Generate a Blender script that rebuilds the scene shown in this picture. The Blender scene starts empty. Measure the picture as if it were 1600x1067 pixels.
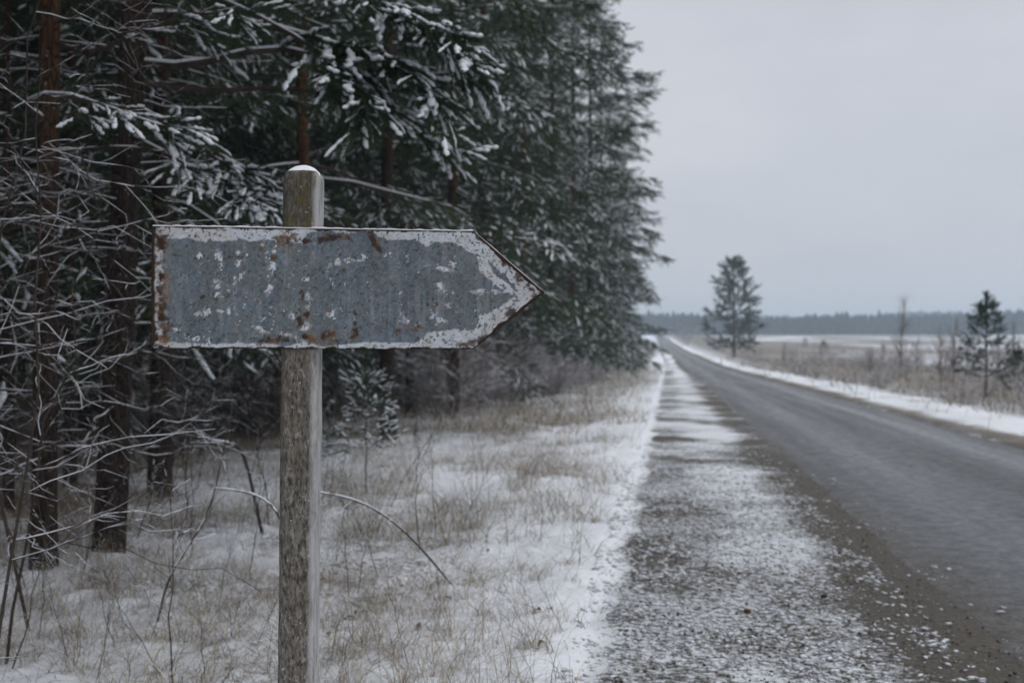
import bpy, math
import numpy as np
from mathutils import Vector

scene = bpy.context.scene
rng = np.random.default_rng(11)

# ------------------------------------------------------------------ camera
FPX = 1778.0                      # focal length in pixels of the 1600 px wide photograph (40 mm lens)
YAW = math.radians(7.845)         # camera looks this far to the left of the road direction (+Y)
PITCH = math.radians(0.274)
EYE = np.array([0.0, 0.0, 1.5])
cam_d = bpy.data.cameras.new('camera')
cam_d.lens = 40.0
cam_d.sensor_width = 36.0
cam_d.clip_start = 0.05
cam_d.clip_end = 8000
cam_d.dof.use_dof = True
cam_d.dof.focus_distance = 3.18
cam_d.dof.aperture_fstop = 3.6
cam = bpy.data.objects.new('camera', cam_d)
scene.collection.objects.link(cam)
cam.location = EYE
cam.rotation_euler = (math.radians(90) - PITCH, 0, YAW)
scene.camera = cam

# ------------------------------------------------------------------ sky, sun, exposure
SUN_EL, SUN_AZ = math.radians(68), math.radians(125)     # hidden sun, behind the camera to the right
world = bpy.data.worlds.new('World')
scene.world = world
world.use_nodes = True
nt = world.node_tree
nt.nodes.clear()
wo = nt.nodes.new('ShaderNodeOutputWorld')
bg = nt.nodes.new('ShaderNodeBackground')
sky = nt.nodes.new('ShaderNodeTexSky')
sky.sky_type = 'NISHITA'
sky.sun_disc = False
sky.sun_elevation = SUN_EL
sky.sun_rotation = SUN_AZ
sky.air_density = 1.0
sky.dust_density = 6.0
tc = nt.nodes.new('ShaderNodeTexCoord')
mp = nt.nodes.new('ShaderNodeMapping')
mp.inputs['Scale'].default_value = (1.0, 1.0, 2.6)
nz = nt.nodes.new('ShaderNodeTexNoise')
nz.inputs['Scale'].default_value = 1.7
nz.inputs['Detail'].default_value = 5
nz.inputs['Roughness'].default_value = 0.55
rp = nt.nodes.new('ShaderNodeValToRGB')
rp.color_ramp.elements[0].position = 0.3
rp.color_ramp.elements[0].color = (5.15, 5.5, 6.25, 1)
rp.color_ramp.elements[1].position = 0.72
rp.color_ramp.elements[1].color = (6.7, 6.95, 7.5, 1)
mx = nt.nodes.new('ShaderNodeMix')
mx.data_type = 'RGBA'
mx.inputs[0].default_value = 0.94          # closed cloud deck in front of the clear sky
nt.links.new(tc.outputs['Generated'], mp.inputs['Vector'])
nt.links.new(mp.outputs['Vector'], nz.inputs['Vector'])
nt.links.new(nz.outputs['Fac'], rp.inputs['Fac'])
nt.links.new(sky.outputs['Color'], mx.inputs[6])
nt.links.new(rp.outputs['Color'], mx.inputs[7])
nt.links.new(mx.outputs[2], bg.inputs['Color'])
bg.inputs['Strength'].default_value = 0.1
nt.links.new(bg.outputs['Background'], wo.inputs['Surface'])

sun_d = bpy.data.lights.new('sun', 'SUN')
sun_d.energy = 1.5
sun_d.angle = math.radians(70)
sun_d.color = (1.0, 0.98, 0.95)
sun = bpy.data.objects.new('sun', sun_d)
scene.collection.objects.link(sun)
sd = Vector((math.sin(SUN_AZ) * math.cos(SUN_EL), math.cos(SUN_AZ) * math.cos(SUN_EL), math.sin(SUN_EL)))
sun.rotation_euler = sd.to_track_quat('Z', 'Y').to_euler()

scene.view_settings.view_transform = 'Standard'
scene.view_settings.look = 'None'
scene.view_settings.exposure = 0.0
scene.view_settings.gamma = 1.0
scene.view_settings.use_curve_mapping = False
scene.render.engine = 'CYCLES'
cy = scene.cycles
cy.use_denoising = True
cy.max_bounces = 6
cy.diffuse_bounces = 4
cy.glossy_bounces = 2
cy.transmission_bounces = 2
cy.volume_bounces = 1
cy.caustics_reflective = False
cy.caustics_refractive = False
cy.sample_clamp_indirect = 4.0
cy.use_adaptive_sampling = True
cy.adaptive_threshold = 0.015

# ------------------------------------------------------------------ pixel <-> world helpers (for measuring only)
_r = np.array([math.cos(YAW), math.sin(YAW), 0])
_f0 = np.array([-math.sin(YAW), math.cos(YAW), 0])
_z = np.array([0, 0, 1.0])
_f = _f0 * math.cos(PITCH) - _z * math.sin(PITCH)
_u = _z * math.cos(PITCH) + _f0 * math.sin(PITCH)


def P(px, py, d):
    return EYE + d * (_f + (px - 800) / FPX * _r - (py - 533.5) / FPX * _u)


_Y = np.arange(-400, 4001, 1.0)
_SL = np.interp(_Y, [-400, 100, 150, 220, 300, 700, 750, 4000], [-.0146, -.0146, 0, 0, .0085, .0085, 0, 0])
_ZP = np.concatenate([[0], np.cumsum((_SL[1:] + _SL[:-1]) / 2)])
_ZP -= np.interp(0, _Y, _ZP)
_RS = np.interp(_Y, [-400, 80, 180, 300, 600, 4000], [0, 0, -.016, -.02, -.012, -.012])
_RO = np.concatenate([[0], np.cumsum((_RS[1:] + _RS[:-1]) / 2)])


def zprof(y):
    return np.interp(y, _Y, _ZP)


def roff(y):
    return np.interp(y, _Y, _RO)


# ------------------------------------------------------------------ numpy noise
def _hash(ix, iy, iz, s):
    h = (ix.astype(np.int64) * 374761393 + iy.astype(np.int64) * 668265263 + iz.astype(np.int64) * 2147483647 + s * 974634721) & 0xffffffff
    h = ((h ^ (h >> 13)) * 1274126177) & 0xffffffff
    h = ((h ^ (h >> 16)) * 2246822519) & 0xffffffff
    return ((h ^ (h >> 15)) & 0xffffff) / float(0xffffff)


def vn(x, y, z=None, s=0):
    x = np.asarray(x, float); y = np.asarray(y, float)
    z = np.zeros_like(x) if z is None else np.asarray(z, float)
    ix, iy, iz = np.floor(x), np.floor(y), np.floor(z)
    fx, fy, fz = x - ix, y - iy, z - iz
    fx, fy, fz = [t * t * t * (t * (t * 6 - 15) + 10) for t in (fx, fy, fz)]
    r = 0
    flat = not np.any(fz)
    for dz in ((0,) if flat else (0, 1)):
        wz = 1 if flat else (fz if dz else 1 - fz)
        for dy in (0, 1):
            for dx in (0, 1):
                r = r + _hash(ix + dx, iy + dy, iz + dz, s) * (fx if dx else 1 - fx) * (fy if dy else 1 - fy) * wz
    return r


def fbm(x, y, z=None, o=4, s=0, g=0.5):
    a, t, n = 1.0, 0.0, 0.0
    for i in range(o):
        k = 2.03 ** i
        t = t + a * vn(np.asarray(x) * k, np.asarray(y) * k, None if z is None else np.asarray(z) * k, s + i * 17)
        n += a
        a *= g
    return t / n


def ss(a, b, x):
    t = np.clip((x - a) / (b - a), 0, 1)
    return t * t * (3 - 2 * t)


# ------------------------------------------------------------------ materials
class S:
    def __init__(self, name, rough=0.8, spec=0.3):
        self.m = bpy.data.materials.new(name)
        self.m.use_nodes = True
        self.t = self.m.node_tree
        self.b = self.t.nodes['Principled BSDF']
        self.b.inputs['Roughness'].default_value = rough
        self.b.inputs['Specular IOR Level'].default_value = spec
        self.co = self.t.nodes.new('ShaderNodeTexCoord').outputs['Object']

    def L(self, a, b):
        if isinstance(a, (int, float)):
            b.default_value = a
        elif isinstance(a, (tuple, list)):
            b.default_value = (*a, 1) if len(a) == 3 and len(b.default_value) == 4 else a
        else:
            self.t.links.new(a, b)

    def vec(self, scale=(1, 1, 1), rot=(0, 0, 0), src=None):
        n = self.t.nodes.new('ShaderNodeMapping')
        n.inputs['Scale'].default_value = scale
        n.inputs['Rotation'].default_value = rot
        self.L(src or self.co, n.inputs['Vector'])
        return n.outputs[0]

    def noise(self, scale, detail=4, rough=0.6, vec=None, dist=0.0):
        n = self.t.nodes.new('ShaderNodeTexNoise')
        n.inputs['Scale'].default_value = scale
        n.inputs['Detail'].default_value = detail
        n.inputs['Roughness'].default_value = rough
        n.inputs['Distortion'].default_value = dist
        self.L(vec or self.co, n.inputs['Vector'])
        return n.outputs['Fac']

    def voro(self, scale, vec=None, feature='F1'):
        n = self.t.nodes.new('ShaderNodeTexVoronoi')
        n.feature = feature
        n.inputs['Scale'].default_value = scale
        self.L(vec or self.co, n.inputs['Vector'])
        return n.outputs['Distance']

    def ramp(self, f, stops):
        n = self.t.nodes.new('ShaderNodeValToRGB')
        e = n.color_ramp.elements
        while len(e) < len(stops):
            e.new(0.5)
        for k, (p, c) in zip(e, stops):
            k.position = p
            k.color = (c, c, c, 1) if isinstance(c, (int, float)) else (*c, 1)
        self.L(f, n.inputs['Fac'])
        return n.outputs['Color']

    def mix(self, f, a, b, mode='MIX'):
        n = self.t.nodes.new('ShaderNodeMix')
        n.data_type = 'RGBA'
        n.blend_type = mode
        self.L(f, n.inputs[0]); self.L(a, n.inputs[6]); self.L(b, n.inputs[7])
        return n.outputs[2]

    def math(self, op, a, b=0.0, clamp=False):
        n = self.t.nodes.new('ShaderNodeMath')
        n.operation = op
        n.use_clamp = clamp
        self.L(a, n.inputs[0]); self.L(b, n.inputs[1])
        return n.outputs[0]

    def attr(self, name):
        n = self.t.nodes.new('ShaderNodeAttribute')
        n.attribute_name = name
        return n

    def sep(self, v):
        n = self.t.nodes.new('ShaderNodeSeparateXYZ')
        self.L(v, n.inputs[0])
        return n.outputs

    def normal(self):
        return self.t.nodes.new('ShaderNodeNewGeometry').outputs['Normal']

    def bump(self, h, strength=0.5, dist=0.01):
        n = self.t.nodes.new('ShaderNodeBump')
        n.inputs['Strength'].default_value = strength
        n.inputs['Distance'].default_value = dist
        self.L(h, n.inputs['Height'])
        self.L(n.outputs[0], self.b.inputs['Normal'])

    def col(self, c):
        self.L(c, self.b.inputs['Base Color'])

    def rough(self, c):
        self.L(c, self.b.inputs['Roughness'])


SNOW = (0.80, 0.83, 0.88)


def m_snow():
    s = S('snow', 0.65, 0.25)
    n = s.noise(60, 4)
    s.col(s.mix(s.noise(3.0, 3), (0.76, 0.79, 0.85), (0.84, 0.86, 0.90)))
    s.bump(n, 0.35, 0.006)
    return s.m


def m_needles():
    s = S('needles', 0.6, 0.25)
    n = s.noise(1.3, 3)
    s.col(s.ramp(n, [(0.3, (0.022, 0.044, 0.022)), (0.55, (0.042, 0.072, 0.036)), (0.75, (0.085, 0.100, 0.052))]))
    return s.m


def m_needles_pine():
    s = S('young_pine_needles', 0.6, 0.25)
    n = s.noise(2.0, 3)
    s.col(s.ramp(n, [(0.3, (0.016, 0.040, 0.020)), (0.7, (0.040, 0.074, 0.034))]))
    return s.m


def m_twig():
    s = S('twig_bark', 0.85, 0.2)
    s.col(s.ramp(s.noise(9, 3), [(0.3, (0.030, 0.022, 0.018)), (0.7, (0.075, 0.058, 0.048))]))
    return s.m


def m_bush():
    s = S('bush_bark', 0.85, 0.2)
    s.col(s.ramp(s.noise(2, 3), [(0.3, (0.14, 0.108, 0.098)), (0.7, (0.25, 0.205, 0.19))]))
    return s.m


def m_bark(name, dark, mid, warm, warmz):
    s = S(name, 0.9, 0.15)
    v = s.vec((1, 1, 0.22))
    plates = s.voro(26, v, 'DISTANCE_TO_EDGE')
    n = s.noise(18, 5, 0.65, v)
    c = s.mix(s.ramp(n, [(0.35, 0.0), (0.7, 1.0)]), dark, mid)
    z = s.sep(s.co)[2]
    wz = s.math('MULTIPLY', s.ramp(s.math('MULTIPLY', s.math('SUBTRACT', z, warmz), 0.45), [(0.0, 0.0), (1.0, 1.0)]), s.ramp(s.noise(3.0, 3), [(0.35, 0.2), (0.6, 1.0)]))
    c = s.mix(wz, c, s.mix(n, warm, tuple(k * 0.55 for k in warm)))
    c = s.mix(s.ramp(plates, [(0.0, 1.0), (0.09, 0.0)]), c, tuple(k * 0.45 for k in dark))
    fl = s.noise(34, 3, 0.6)
    fr = s.math('MULTIPLY', s.ramp(fl, [(0.66, 0.0), (0.71, 1.0)]), 0.5)
    c = s.mix(fr, c, (0.55, 0.57, 0.6))
    s.col(c)
    s.bump(s.math('ADD', s.math('MULTIPLY', plates, 2.0), n), 0.9, 0.02)
    return s.m


def m_vcol(name, rough=0.8, spec=0.2, var=0.25, scale=40):
    s = S(name, rough, spec)
    a = s.attr('col').outputs['Color']
    n = s.noise(scale, 3)
    s.col(s.mix(1.0, a, s.ramp(n, [(0.25, 1 - var), (0.75, 1 + var * 0.4)]), 'MULTIPLY'))
    return s.m


def m_ground():
    s = S('ground', 0.85, 0.2)
    a = s.attr('mask')
    r, g, b = s.sep(a.outputs['Vector'])
    # breakup of the thin snow
    n1 = s.noise(2.2, 5, 0.62)
    n2 = s.noise(21, 5, 0.68)
    n3 = s.noise(75, 3, 0.6)
    br = s.math('ADD', s.math('MULTIPLY', n1, 0.3), s.math('ADD', s.math('MULTIPLY', n2, 0.85), s.math('MULTIPLY', n3, 0.35)))
    k = s.math('SUBTRACT', s.math('ADD', r, br), 1.25)         # >0 : snow
    snow = s.ramp(s.math('ADD', s.math('MULTIPLY', k, 3.0), 0.5), [(0.25, 0.0), (0.72, 1.0)])
    litter = s.mix(s.noise(30, 5, 0.7), (0.060, 0.048, 0.036), (0.21, 0.165, 0.115))
    litter = s.mix(s.ramp(s.noise(90, 2), [(0.5, 0.0), (0.7, 1.0)]), litter, (0.30, 0.25, 0.18))
    dirt = s.mix(s.ramp(s.noise(38, 6, 0.75), [(0.36, 0.0), (0.64, 1.0)]), (0.024, 0.022, 0.019), (0.165, 0.148, 0.124))
    dirt = s.mix(s.ramp(s.noise(1.6, 3), [(0.35, 0.0), (0.7, 0.55)]), dirt, (0.085, 0.070, 0.052))
    base = s.mix(g, litter, dirt)
    sn = s.mix(s.noise(5, 3), (0.74, 0.77, 0.83), (0.82, 0.845, 0.885))
    s.col(s.mix(snow, base, sn))
    s.rough(s.mix(snow, (0.62,) * 3, (0.7,) * 3))
    h = s.math('ADD', s.math('MULTIPLY', snow, 0.8), s.math('ADD', s.math('MULTIPLY', n2, 0.7), s.math('MULTIPLY', s.noise(140, 3), 0.35)))
    s.bump(s.math('ADD', h, s.math('MULTIPLY', g, s.math('MULTIPLY', s.noise(38, 6, 0.75), 1.5))), 0.75, 0.018)
    return s.m


def m_road():
    s = S('asphalt', 0.55, 0.4)
    a = s.attr('mask')
    r, g, b = s.sep(a.outputs['Vector'])       # r: frosted wheel track, g: dirt, b: crumbling edge
    agg = s.noise(230, 3, 0.7)
    n2 = s.noise(26, 5, 0.65)
    st = s.noise(5.0, 5, 0.6, s.vec((1.0, 0.012, 1.0)))
    c = s.mix(s.ramp(agg, [(0.3, 0.0), (0.7, 1.0)]), (0.028, 0.029, 0.032), (0.105, 0.107, 0.113))
    c = s.mix(s.ramp(n2, [(0.40, 0.0), (0.60, 0.85)]), c, (0.024, 0.024, 0.026))
    c = s.mix(s.ramp(s.noise(40, 3, 0.6), [(0.54, 0.0), (0.64, 0.8)]), c, (0.20, 0.20, 0.205))
    fr = s.math('MULTIPLY', r, s.ramp(s.math('ADD', s.math('MULTIPLY', st, 0.6), s.math('MULTIPLY', n2, 0.4)), [(0.36, 0.15), (0.62, 0.85)]))
    c = s.mix(s.math('MULTIPLY', fr, s.ramp(n2, [(0.35, 0.45), (0.6, 1.0)])), c, (0.27, 0.28, 0.305))
    dn = s.ramp(s.math('ADD', g, s.math('MULTIPLY', s.math('SUBTRACT', n2, 0.5), 1.1)), [(0.35, 0.0), (0.75, 1.0)])
    dirt = s.mix(s.ramp(s.noise(38, 6, 0.75), [(0.36, 0.0), (0.64, 1.0)]), (0.022, 0.020, 0.018), (0.150, 0.136, 0.116))
    c = s.mix(dn, c, dirt)
    s.col(c)
    n4 = s.noise(7, 5, 0.7)
    c = s.mix(s.ramp(n4, [(0.44, 0.0), (0.64, 0.28)]), c, (0.024, 0.024, 0.026))
    c = s.mix(s.ramp(s.noise(30, 4, 0.7), [(0.55, 0.0), (0.66, 0.35)]), c, (0.19, 0.19, 0.195))
    s.col(c)
    s.rough(s.mix(s.ramp(s.math('ADD', s.math('MULTIPLY', n4, 0.6), s.math('MULTIPLY', s.noise(2.2, 4, 0.6, s.vec((1, 0.05, 1))), 0.4)), [(0.40, 0.0), (0.60, 1.0)]), (0.30,) * 3, (0.55,) * 3))
    s.bump(s.math('ADD', s.math('ADD', s.math('MULTIPLY', agg, 0.6), s.math('MULTIPLY', n4, 0.4)), s.math('MULTIPLY', n2, s.math('ADD', 0.5, s.math('MULTIPLY', g, 5.0)))), 0.8, 0.010)
    return s.m


def m_post():
    s = S('weathered_post', 0.8, 0.25)
    v = s.vec((1, 1, 0.35))
    n1 = s.noise(14, 5, 0.6, s.vec((1, 1, 0.10)))
    n2 = s.noise(120, 5, 0.7, v)
    n3 = s.noise(60, 4, 0.65, s.vec((1, 1, 0.5)), 1.2)
    c = s.mix(s.ramp(n2, [(0.36, 0.0), (0.64, 1.0)]), (0.040, 0.033, 0.026), (0.255, 0.235, 0.205))
    c = s.mix(s.ramp(n1, [(0.46, 0.0), (0.62, 0.75)]), c, s.mix(n2, (0.055, 0.034, 0.018), (0.19, 0.125, 0.07)))
    c = s.mix(s.ramp(n3, [(0.56, 0.0), (0.64, 0.85)]), c, (0.33, 0.32, 0.295))
    z = s.sep(s.co)[2]
    top = s.ramp(s.math('MULTIPLY', s.math('SUBTRACT', z, 1.72), 5.0), [(0.0, 0.0), (0.5, 1.0)])
    lich = s.math('MULTIPLY', top, s.ramp(s.noise(24, 5, 0.7), [(0.50, 0.0), (0.64, 0.85)]))
    c = s.mix(s.math('MULTIPLY', top, 0.55), c, (0.052, 0.045, 0.03))
    c = s.mix(lich, c, (0.115, 0.098, 0.022))
    fl = s.voro(95, s.vec((1, 1, 0.6)))
    c = s.mix(s.ramp(s.math('ADD', fl, s.math('MULTIPLY', s.noise(30), 0.9)), [(0.47, 0.85), (0.52, 0.0)]), c, (0.66, 0.67, 0.68))
    # frost driven onto the side that faces the road
    nx = s.sep(s.normal())[0]
    fr = s.math('MULTIPLY', s.ramp(nx, [(0.45, 0.0), (0.9, 1.0)]), s.ramp(s.noise(40, 5, 0.7, s.vec((1, 1, 0.25))), [(0.30, 0.1), (0.55, 0.95)]))
    c = s.mix(fr, c, (0.52, 0.52, 0.53))
    s.col(c)
    s.bump(s.math('ADD', s.math('ADD', n2, s.math('MULTIPLY', n3, 0.7)), s.math('MULTIPLY', n1, 1.2)), 1.0, 0.006)
    return s.m


def m_board():
    s = S('peeling_board', 0.55, 0.35)
    a = s.attr('col').outputs['Color']
    pr = s.sep(s.attr('mask').outputs['Vector'])
    n = s.noise(420, 4, 0.7)
    n2 = s.noise(90, 5, 0.65)
    c = s.mix(1.0, a, s.ramp(n, [(0.25, 0.72), (0.75, 1.22)]), 'MULTIPLY')
    c = s.mix(1.0, c, s.ramp(n2, [(0.3, 0.86), (0.7, 1.08)]), 'MULTIPLY')
    s.col(c)
    s.rough(s.mix(pr[1], s.mix(pr[0], (0.5,) * 3, (0.42,) * 3), (0.9,) * 3))
    s.bump(s.math('ADD', n, n2), 0.35, 0.0012)
    return s.m


def m_plain(name, c, rough=0.8, spec=0.2, var=0.35, scale=20):
    s = S(name, rough, spec)
    s.col(s.mix(s.noise(scale, 4), tuple(k * (1 - var) for k in c), tuple(min(1, k * (1 + var)) for k in c)))
    return s.m


M = dict(pine_light=m_plain('seedling_needles', (0.065, 0.10, 0.06), 0.6, 0.2, 0.4, 6), snow=m_snow(), needles=m_needles(), pine=m_needles_pine(), twig=m_twig(), bush=m_bush(),
         bark=m_bark('pine_bark', (0.022, 0.016, 0.012), (0.070, 0.048, 0.036), (0.17, 0.075, 0.03), 2.2),
         bark_dark=m_bark('dark_bark', (0.020, 0.015, 0.012), (0.062, 0.045, 0.036), (0.085, 0.046, 0.026), 3.0),
         ground=m_ground(), road=m_road(), post=m_post(), board=m_board(),
         grass=m_vcol('dry_grass', 0.8, 0.15, 0.2, 30), stone=m_vcol('stones', 0.8, 0.25, 0.5, 70),
         leaf=m_plain('dead_leaf', (0.16, 0.085, 0.035)),
         far=m_plain('far_wood', (0.018, 0.028, 0.030), 0.9, 0.1, 0.35, 0.05))


# ------------------------------------------------------------------ mesh helpers
def make_mesh(name, V, F, mats, mi=None, smooth=False, attrs=None):
    """V (n,3); F list of int arrays (m,3) or (m,4)."""
    V = np.asarray(V, np.float32)
    me = bpy.data.meshes.new(name)
    F = [np.asarray(f, np.int32) for f in F if len(f)]
    nl = sum(f.size for f in F)
    npoly = sum(len(f) for f in F)
    me.vertices.add(len(V)); me.loops.add(nl); me.polygons.add(npoly)
    me.vertices.foreach_set('co', V.ravel())
    me.loops.foreach_set('vertex_index', np.concatenate([f.ravel() for f in F]))
    tot = np.concatenate([np.full(len(f), f.shape[1], np.int32) for f in F])
    st = np.concatenate([[0], np.cumsum(tot)[:-1]]).astype(np.int32)
    me.polygons.foreach_set('loop_start', st)
    me.polygons.foreach_set('loop_total', tot)
    if mi is not None:
        me.polygons.foreach_set('material_index', np.asarray(mi, np.int32))
    me.polygons.foreach_set('use_smooth', np.full(npoly, smooth, bool))
    for m in mats:
        me.materials.append(m)
    me.update(calc_edges=True)
    for k, (kind, d) in (attrs or {}).items():
        at = me.attributes.new(k, kind, 'POINT')
        if kind == 'FLOAT_COLOR':
            d = np.concatenate([d, np.ones((len(d), 1))], 1)
            at.data.foreach_set('color', np.asarray(d, np.float32).ravel())
        else:
            at.data.foreach_set('vector', np.asarray(d, np.float32).ravel())
    return me


class MB:
    def __init__(self):
        self.V, self.F, self.I, self.C, self.n = [], [], [], [], 0

    def add(self, V, F, mat=0, col=None):
        if len(V) == 0:
            return
        self.V.append(V)
        self.F.append(np.asarray(F) + self.n)
        self.I.append(np.full(len(F), mat))
        if col is not None:
            self.C.append(col)
        self.n += len(V)

    def mesh(self, name, mats, smooth=False):
        at = {'col': ('FLOAT_COLOR', np.concatenate(self.C))} if self.C else None
        return make_mesh(name, np.concatenate(self.V), self.F, mats, np.concatenate(self.I), smooth, at)

    def tris(self):
        return sum(len(f) * (f.shape[1] - 2) for f in self.F)


def link(name, me, parent=None, loc=None):
    o = bpy.data.objects.new(name, me)
    scene.collection.objects.link(o)
    if parent is not None:
        o.parent = parent
    if loc is not None:
        o.location = loc
    return o


def tag(o, label=None, cat=None, group=None, kind=None):
    if label: o['label'] = label
    if cat: o['category'] = cat
    if group: o['group'] = group
    if kind: o['kind'] = kind
    return o


def unit(v):
    return v / np.maximum(np.linalg.norm(v, axis=-1, keepdims=True), 1e-9)


def tubes(pts, rad, k=5, squash=1.0):
    """pts (p,n,3), rad (p,n) -> verts, quads"""
    p, n, _ = pts.shape
    t = np.empty_like(pts)
    t[:, 1:-1] = pts[:, 2:] - pts[:, :-2]
    t[:, 0] = pts[:, 1] - pts[:, 0]
    t[:, -1] = pts[:, -1] - pts[:, -2]
    t = unit(t)
    ref = np.broadcast_to(np.array([0, 0, 1.0]), t.shape).copy()
    vert = np.abs(t[..., 2]).mean(1) > 0.92
    ref[vert] = np.array([1.0, 0.2, 0])
    a = unit(np.cross(t, ref))
    b = np.cross(a, t)
    ph = np.arange(k) / k * 2 * math.pi + 0.3
    V = pts[:, :, None, :] + rad[:, :, None, None] * (np.cos(ph)[None, None, :, None] * a[:, :, None, :] + squash * np.sin(ph)[None, None, :, None] * b[:, :, None, :])
    idx = np.arange(p * n * k).reshape(p, n, k)
    q = np.stack([idx[:, :-1], np.roll(idx, -1, 2)[:, :-1], np.roll(idx, -1, 2)[:, 1:], idx[:, 1:]], -1)
    return V.reshape(-1, 3), q.reshape(-1, 4)


def snow_on(mb, pts, rad, r, thick=0.004, k=4, mat=0, keep=0.8, gain=0.6):
    """snow lying along the upper side of the more level twigs"""
    t = unit(pts[:, -1] - pts[:, 0])
    flat = 1 - np.abs(t[:, 2]) ** 1.6
    sel = (r.random(len(pts)) < keep) & (flat > 0.12)
    if not sel.any():
        return
    q, w = pts[sel], rad[sel]
    # resample x2 so the snow can be lumpy
    n = q.shape[1]
    s = np.linspace(0, n - 1, 2 * n - 1)
    i0 = np.minimum(s.astype(int), n - 2); fr = (s - i0)
    qq = q[:, i0] * (1 - fr)[None, :, None] + q[:, i0 + 1] * fr[None, :, None]
    ww = w[:, i0] * (1 - fr) + w[:, i0 + 1] * fr
    lump = r.random(ww.shape)
    seg = np.gradient(qq, axis=1); fl = 1 - np.abs(unit(seg)[..., 2]) ** 1.5
    rs = (ww * gain + thick * (0.45 + 1.0 * lump)) * np.maximum(fl, 0.12)
    rs = np.where(lump < 0.22, rs * 0.2, rs)
    rs[:, -1] *= 0.5
    qq = qq.copy(); qq[..., 2] += ww * 0.75 + rs * 0.4
    V, F = tubes(qq, rs, k, 0.85)
    mb.add(V, F, mat)


def spawn(r, pts, rad, k, t0, t1, length, ang, up, m=4, ratio=0.55, planar=0.0, wig=0.08, tip=0.3, lvar=0.4):
    """k children on each parent polyline"""
    p, n, _ = pts.shape
    par = np.repeat(np.arange(p), k)
    t = r.uniform(t0, t1, len(par))
    s = t * (n - 1); i = np.minimum(s.astype(int), n - 2); f = (s - i)[:, None]
    base = pts[par, i] * (1 - f) + pts[par, i + 1] * f
    tan = unit(pts[par, i + 1] - pts[par, i])
    br = (rad[par, i] * (1 - f[:, 0]) + rad[par, i + 1] * f[:, 0])
    rnd = unit(r.normal(size=(len(par), 3)))
    side = np.cross(tan, np.array([0, 0, 1.0])) * np.where(r.random(len(par)) < 0.5, -1, 1)[:, None]
    perp = unit(np.cross(tan, rnd)) * (1 - planar) + unit(side + 1e-6) * planar
    perp = unit(perp)
    an = ang * r.uniform(0.7, 1.25, len(par))[:, None]
    d = unit(tan * np.cos(an) + perp * np.sin(an))
    L = (length(t, par) if callable(length) else length) * r.uniform(1 - lvar, 1 + lvar, len(par))
    u = np.linspace(0, 1, m)
    q = base[:, None] + (L[:, None] * u)[..., None] * d[:, None]
    q[..., 2] += L[:, None] * up * u ** 2
    q[:, 1:] += r.normal(size=(len(par), m - 1, 3)) * (L[:, None, None] * wig) * u[None, 1:, None]
    w = (br * ratio)[:, None] * (1 - (1 - tip) * u)
    return q, w, t


# ------------------------------------------------------------------ conifer shoots
def shoot_proto(r, needles, nl, nw, snow_k, snow_n, snow_r, snow_x, bend):
    """unit shoot along +X, +Z up -> needle verts/tris and snow verts/quads"""
    t = np.concatenate([r.uniform(0.02, 1.0, needles)])
    ph = r.uniform(0, 2 * math.pi, needles)
    al = np.radians(r.uniform(28, 62, needles)) * (1.1 - 0.55 * t)
    d = np.stack([np.cos(al), np.sin(al) * np.cos(ph), np.sin(al) * np.sin(ph)], 1)
    base = np.stack([t, np.zeros_like(t), bend * t * t], 1)
    L = nl * r.uniform(0.7, 1.2, needles) * (1.05 - 0.3 * np.abs(t - 0.5))
    w = unit(np.cross(d, unit(r.normal(size=(needles, 3))))) * nw
    V = np.stack([base - w, base + w, base + d * L[:, None]], 1).reshape(-1, 3)
    F = np.arange(needles * 3).reshape(-1, 3)
    x0 = r.uniform(*snow_x)
    x = x0 + (1.04 - x0) * np.linspace(0, 1, snow_n) ** 0.85
    prof = np.clip(np.minimum(0.25 + 3.5 * np.linspace(0, 1, snow_n), 0.55 + 4.5 * (1 - np.linspace(0, 1, snow_n))), 0, 1)
    rs = (snow_r * prof * r.uniform(0.45, 1.25, snow_n))[None]
    pts = np.stack([x, r.normal(0, 0.025, snow_n), bend * x * x + 0.03 + 0.5 * snow_r + r.normal(0, 0.012, snow_n)], 1)[None]
    SV, SF = tubes(pts, rs, snow_k, 0.62)
    return V, F, SV, SF


PROTO = {}
for key, args in dict(hi=(190, 0.17, 0.0080, 6, 9, 0.066, (0.12, 0.55)), mid=(66, 0.19, 0.012, 4, 5, 0.060, (0.30, 0.75)), lo=(32, 0.25, 0.021, 4, 4, 0.060, (0.30, 0.70)), far_brush=(46, 0.36, 0.034, 4, 4, 0.05, (0.3, 0.6)), brush=(52, 0.32, 0.016, 4, 4, 0.05, (0.3, 0.6))).items():
    PROTO[key] = [shoot_proto(np.random.default_rng(100 + i), *args, bend) for i, bend in enumerate((-0.20, -0.12, -0.04, 0.02, 0.08, -0.28))]


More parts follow.
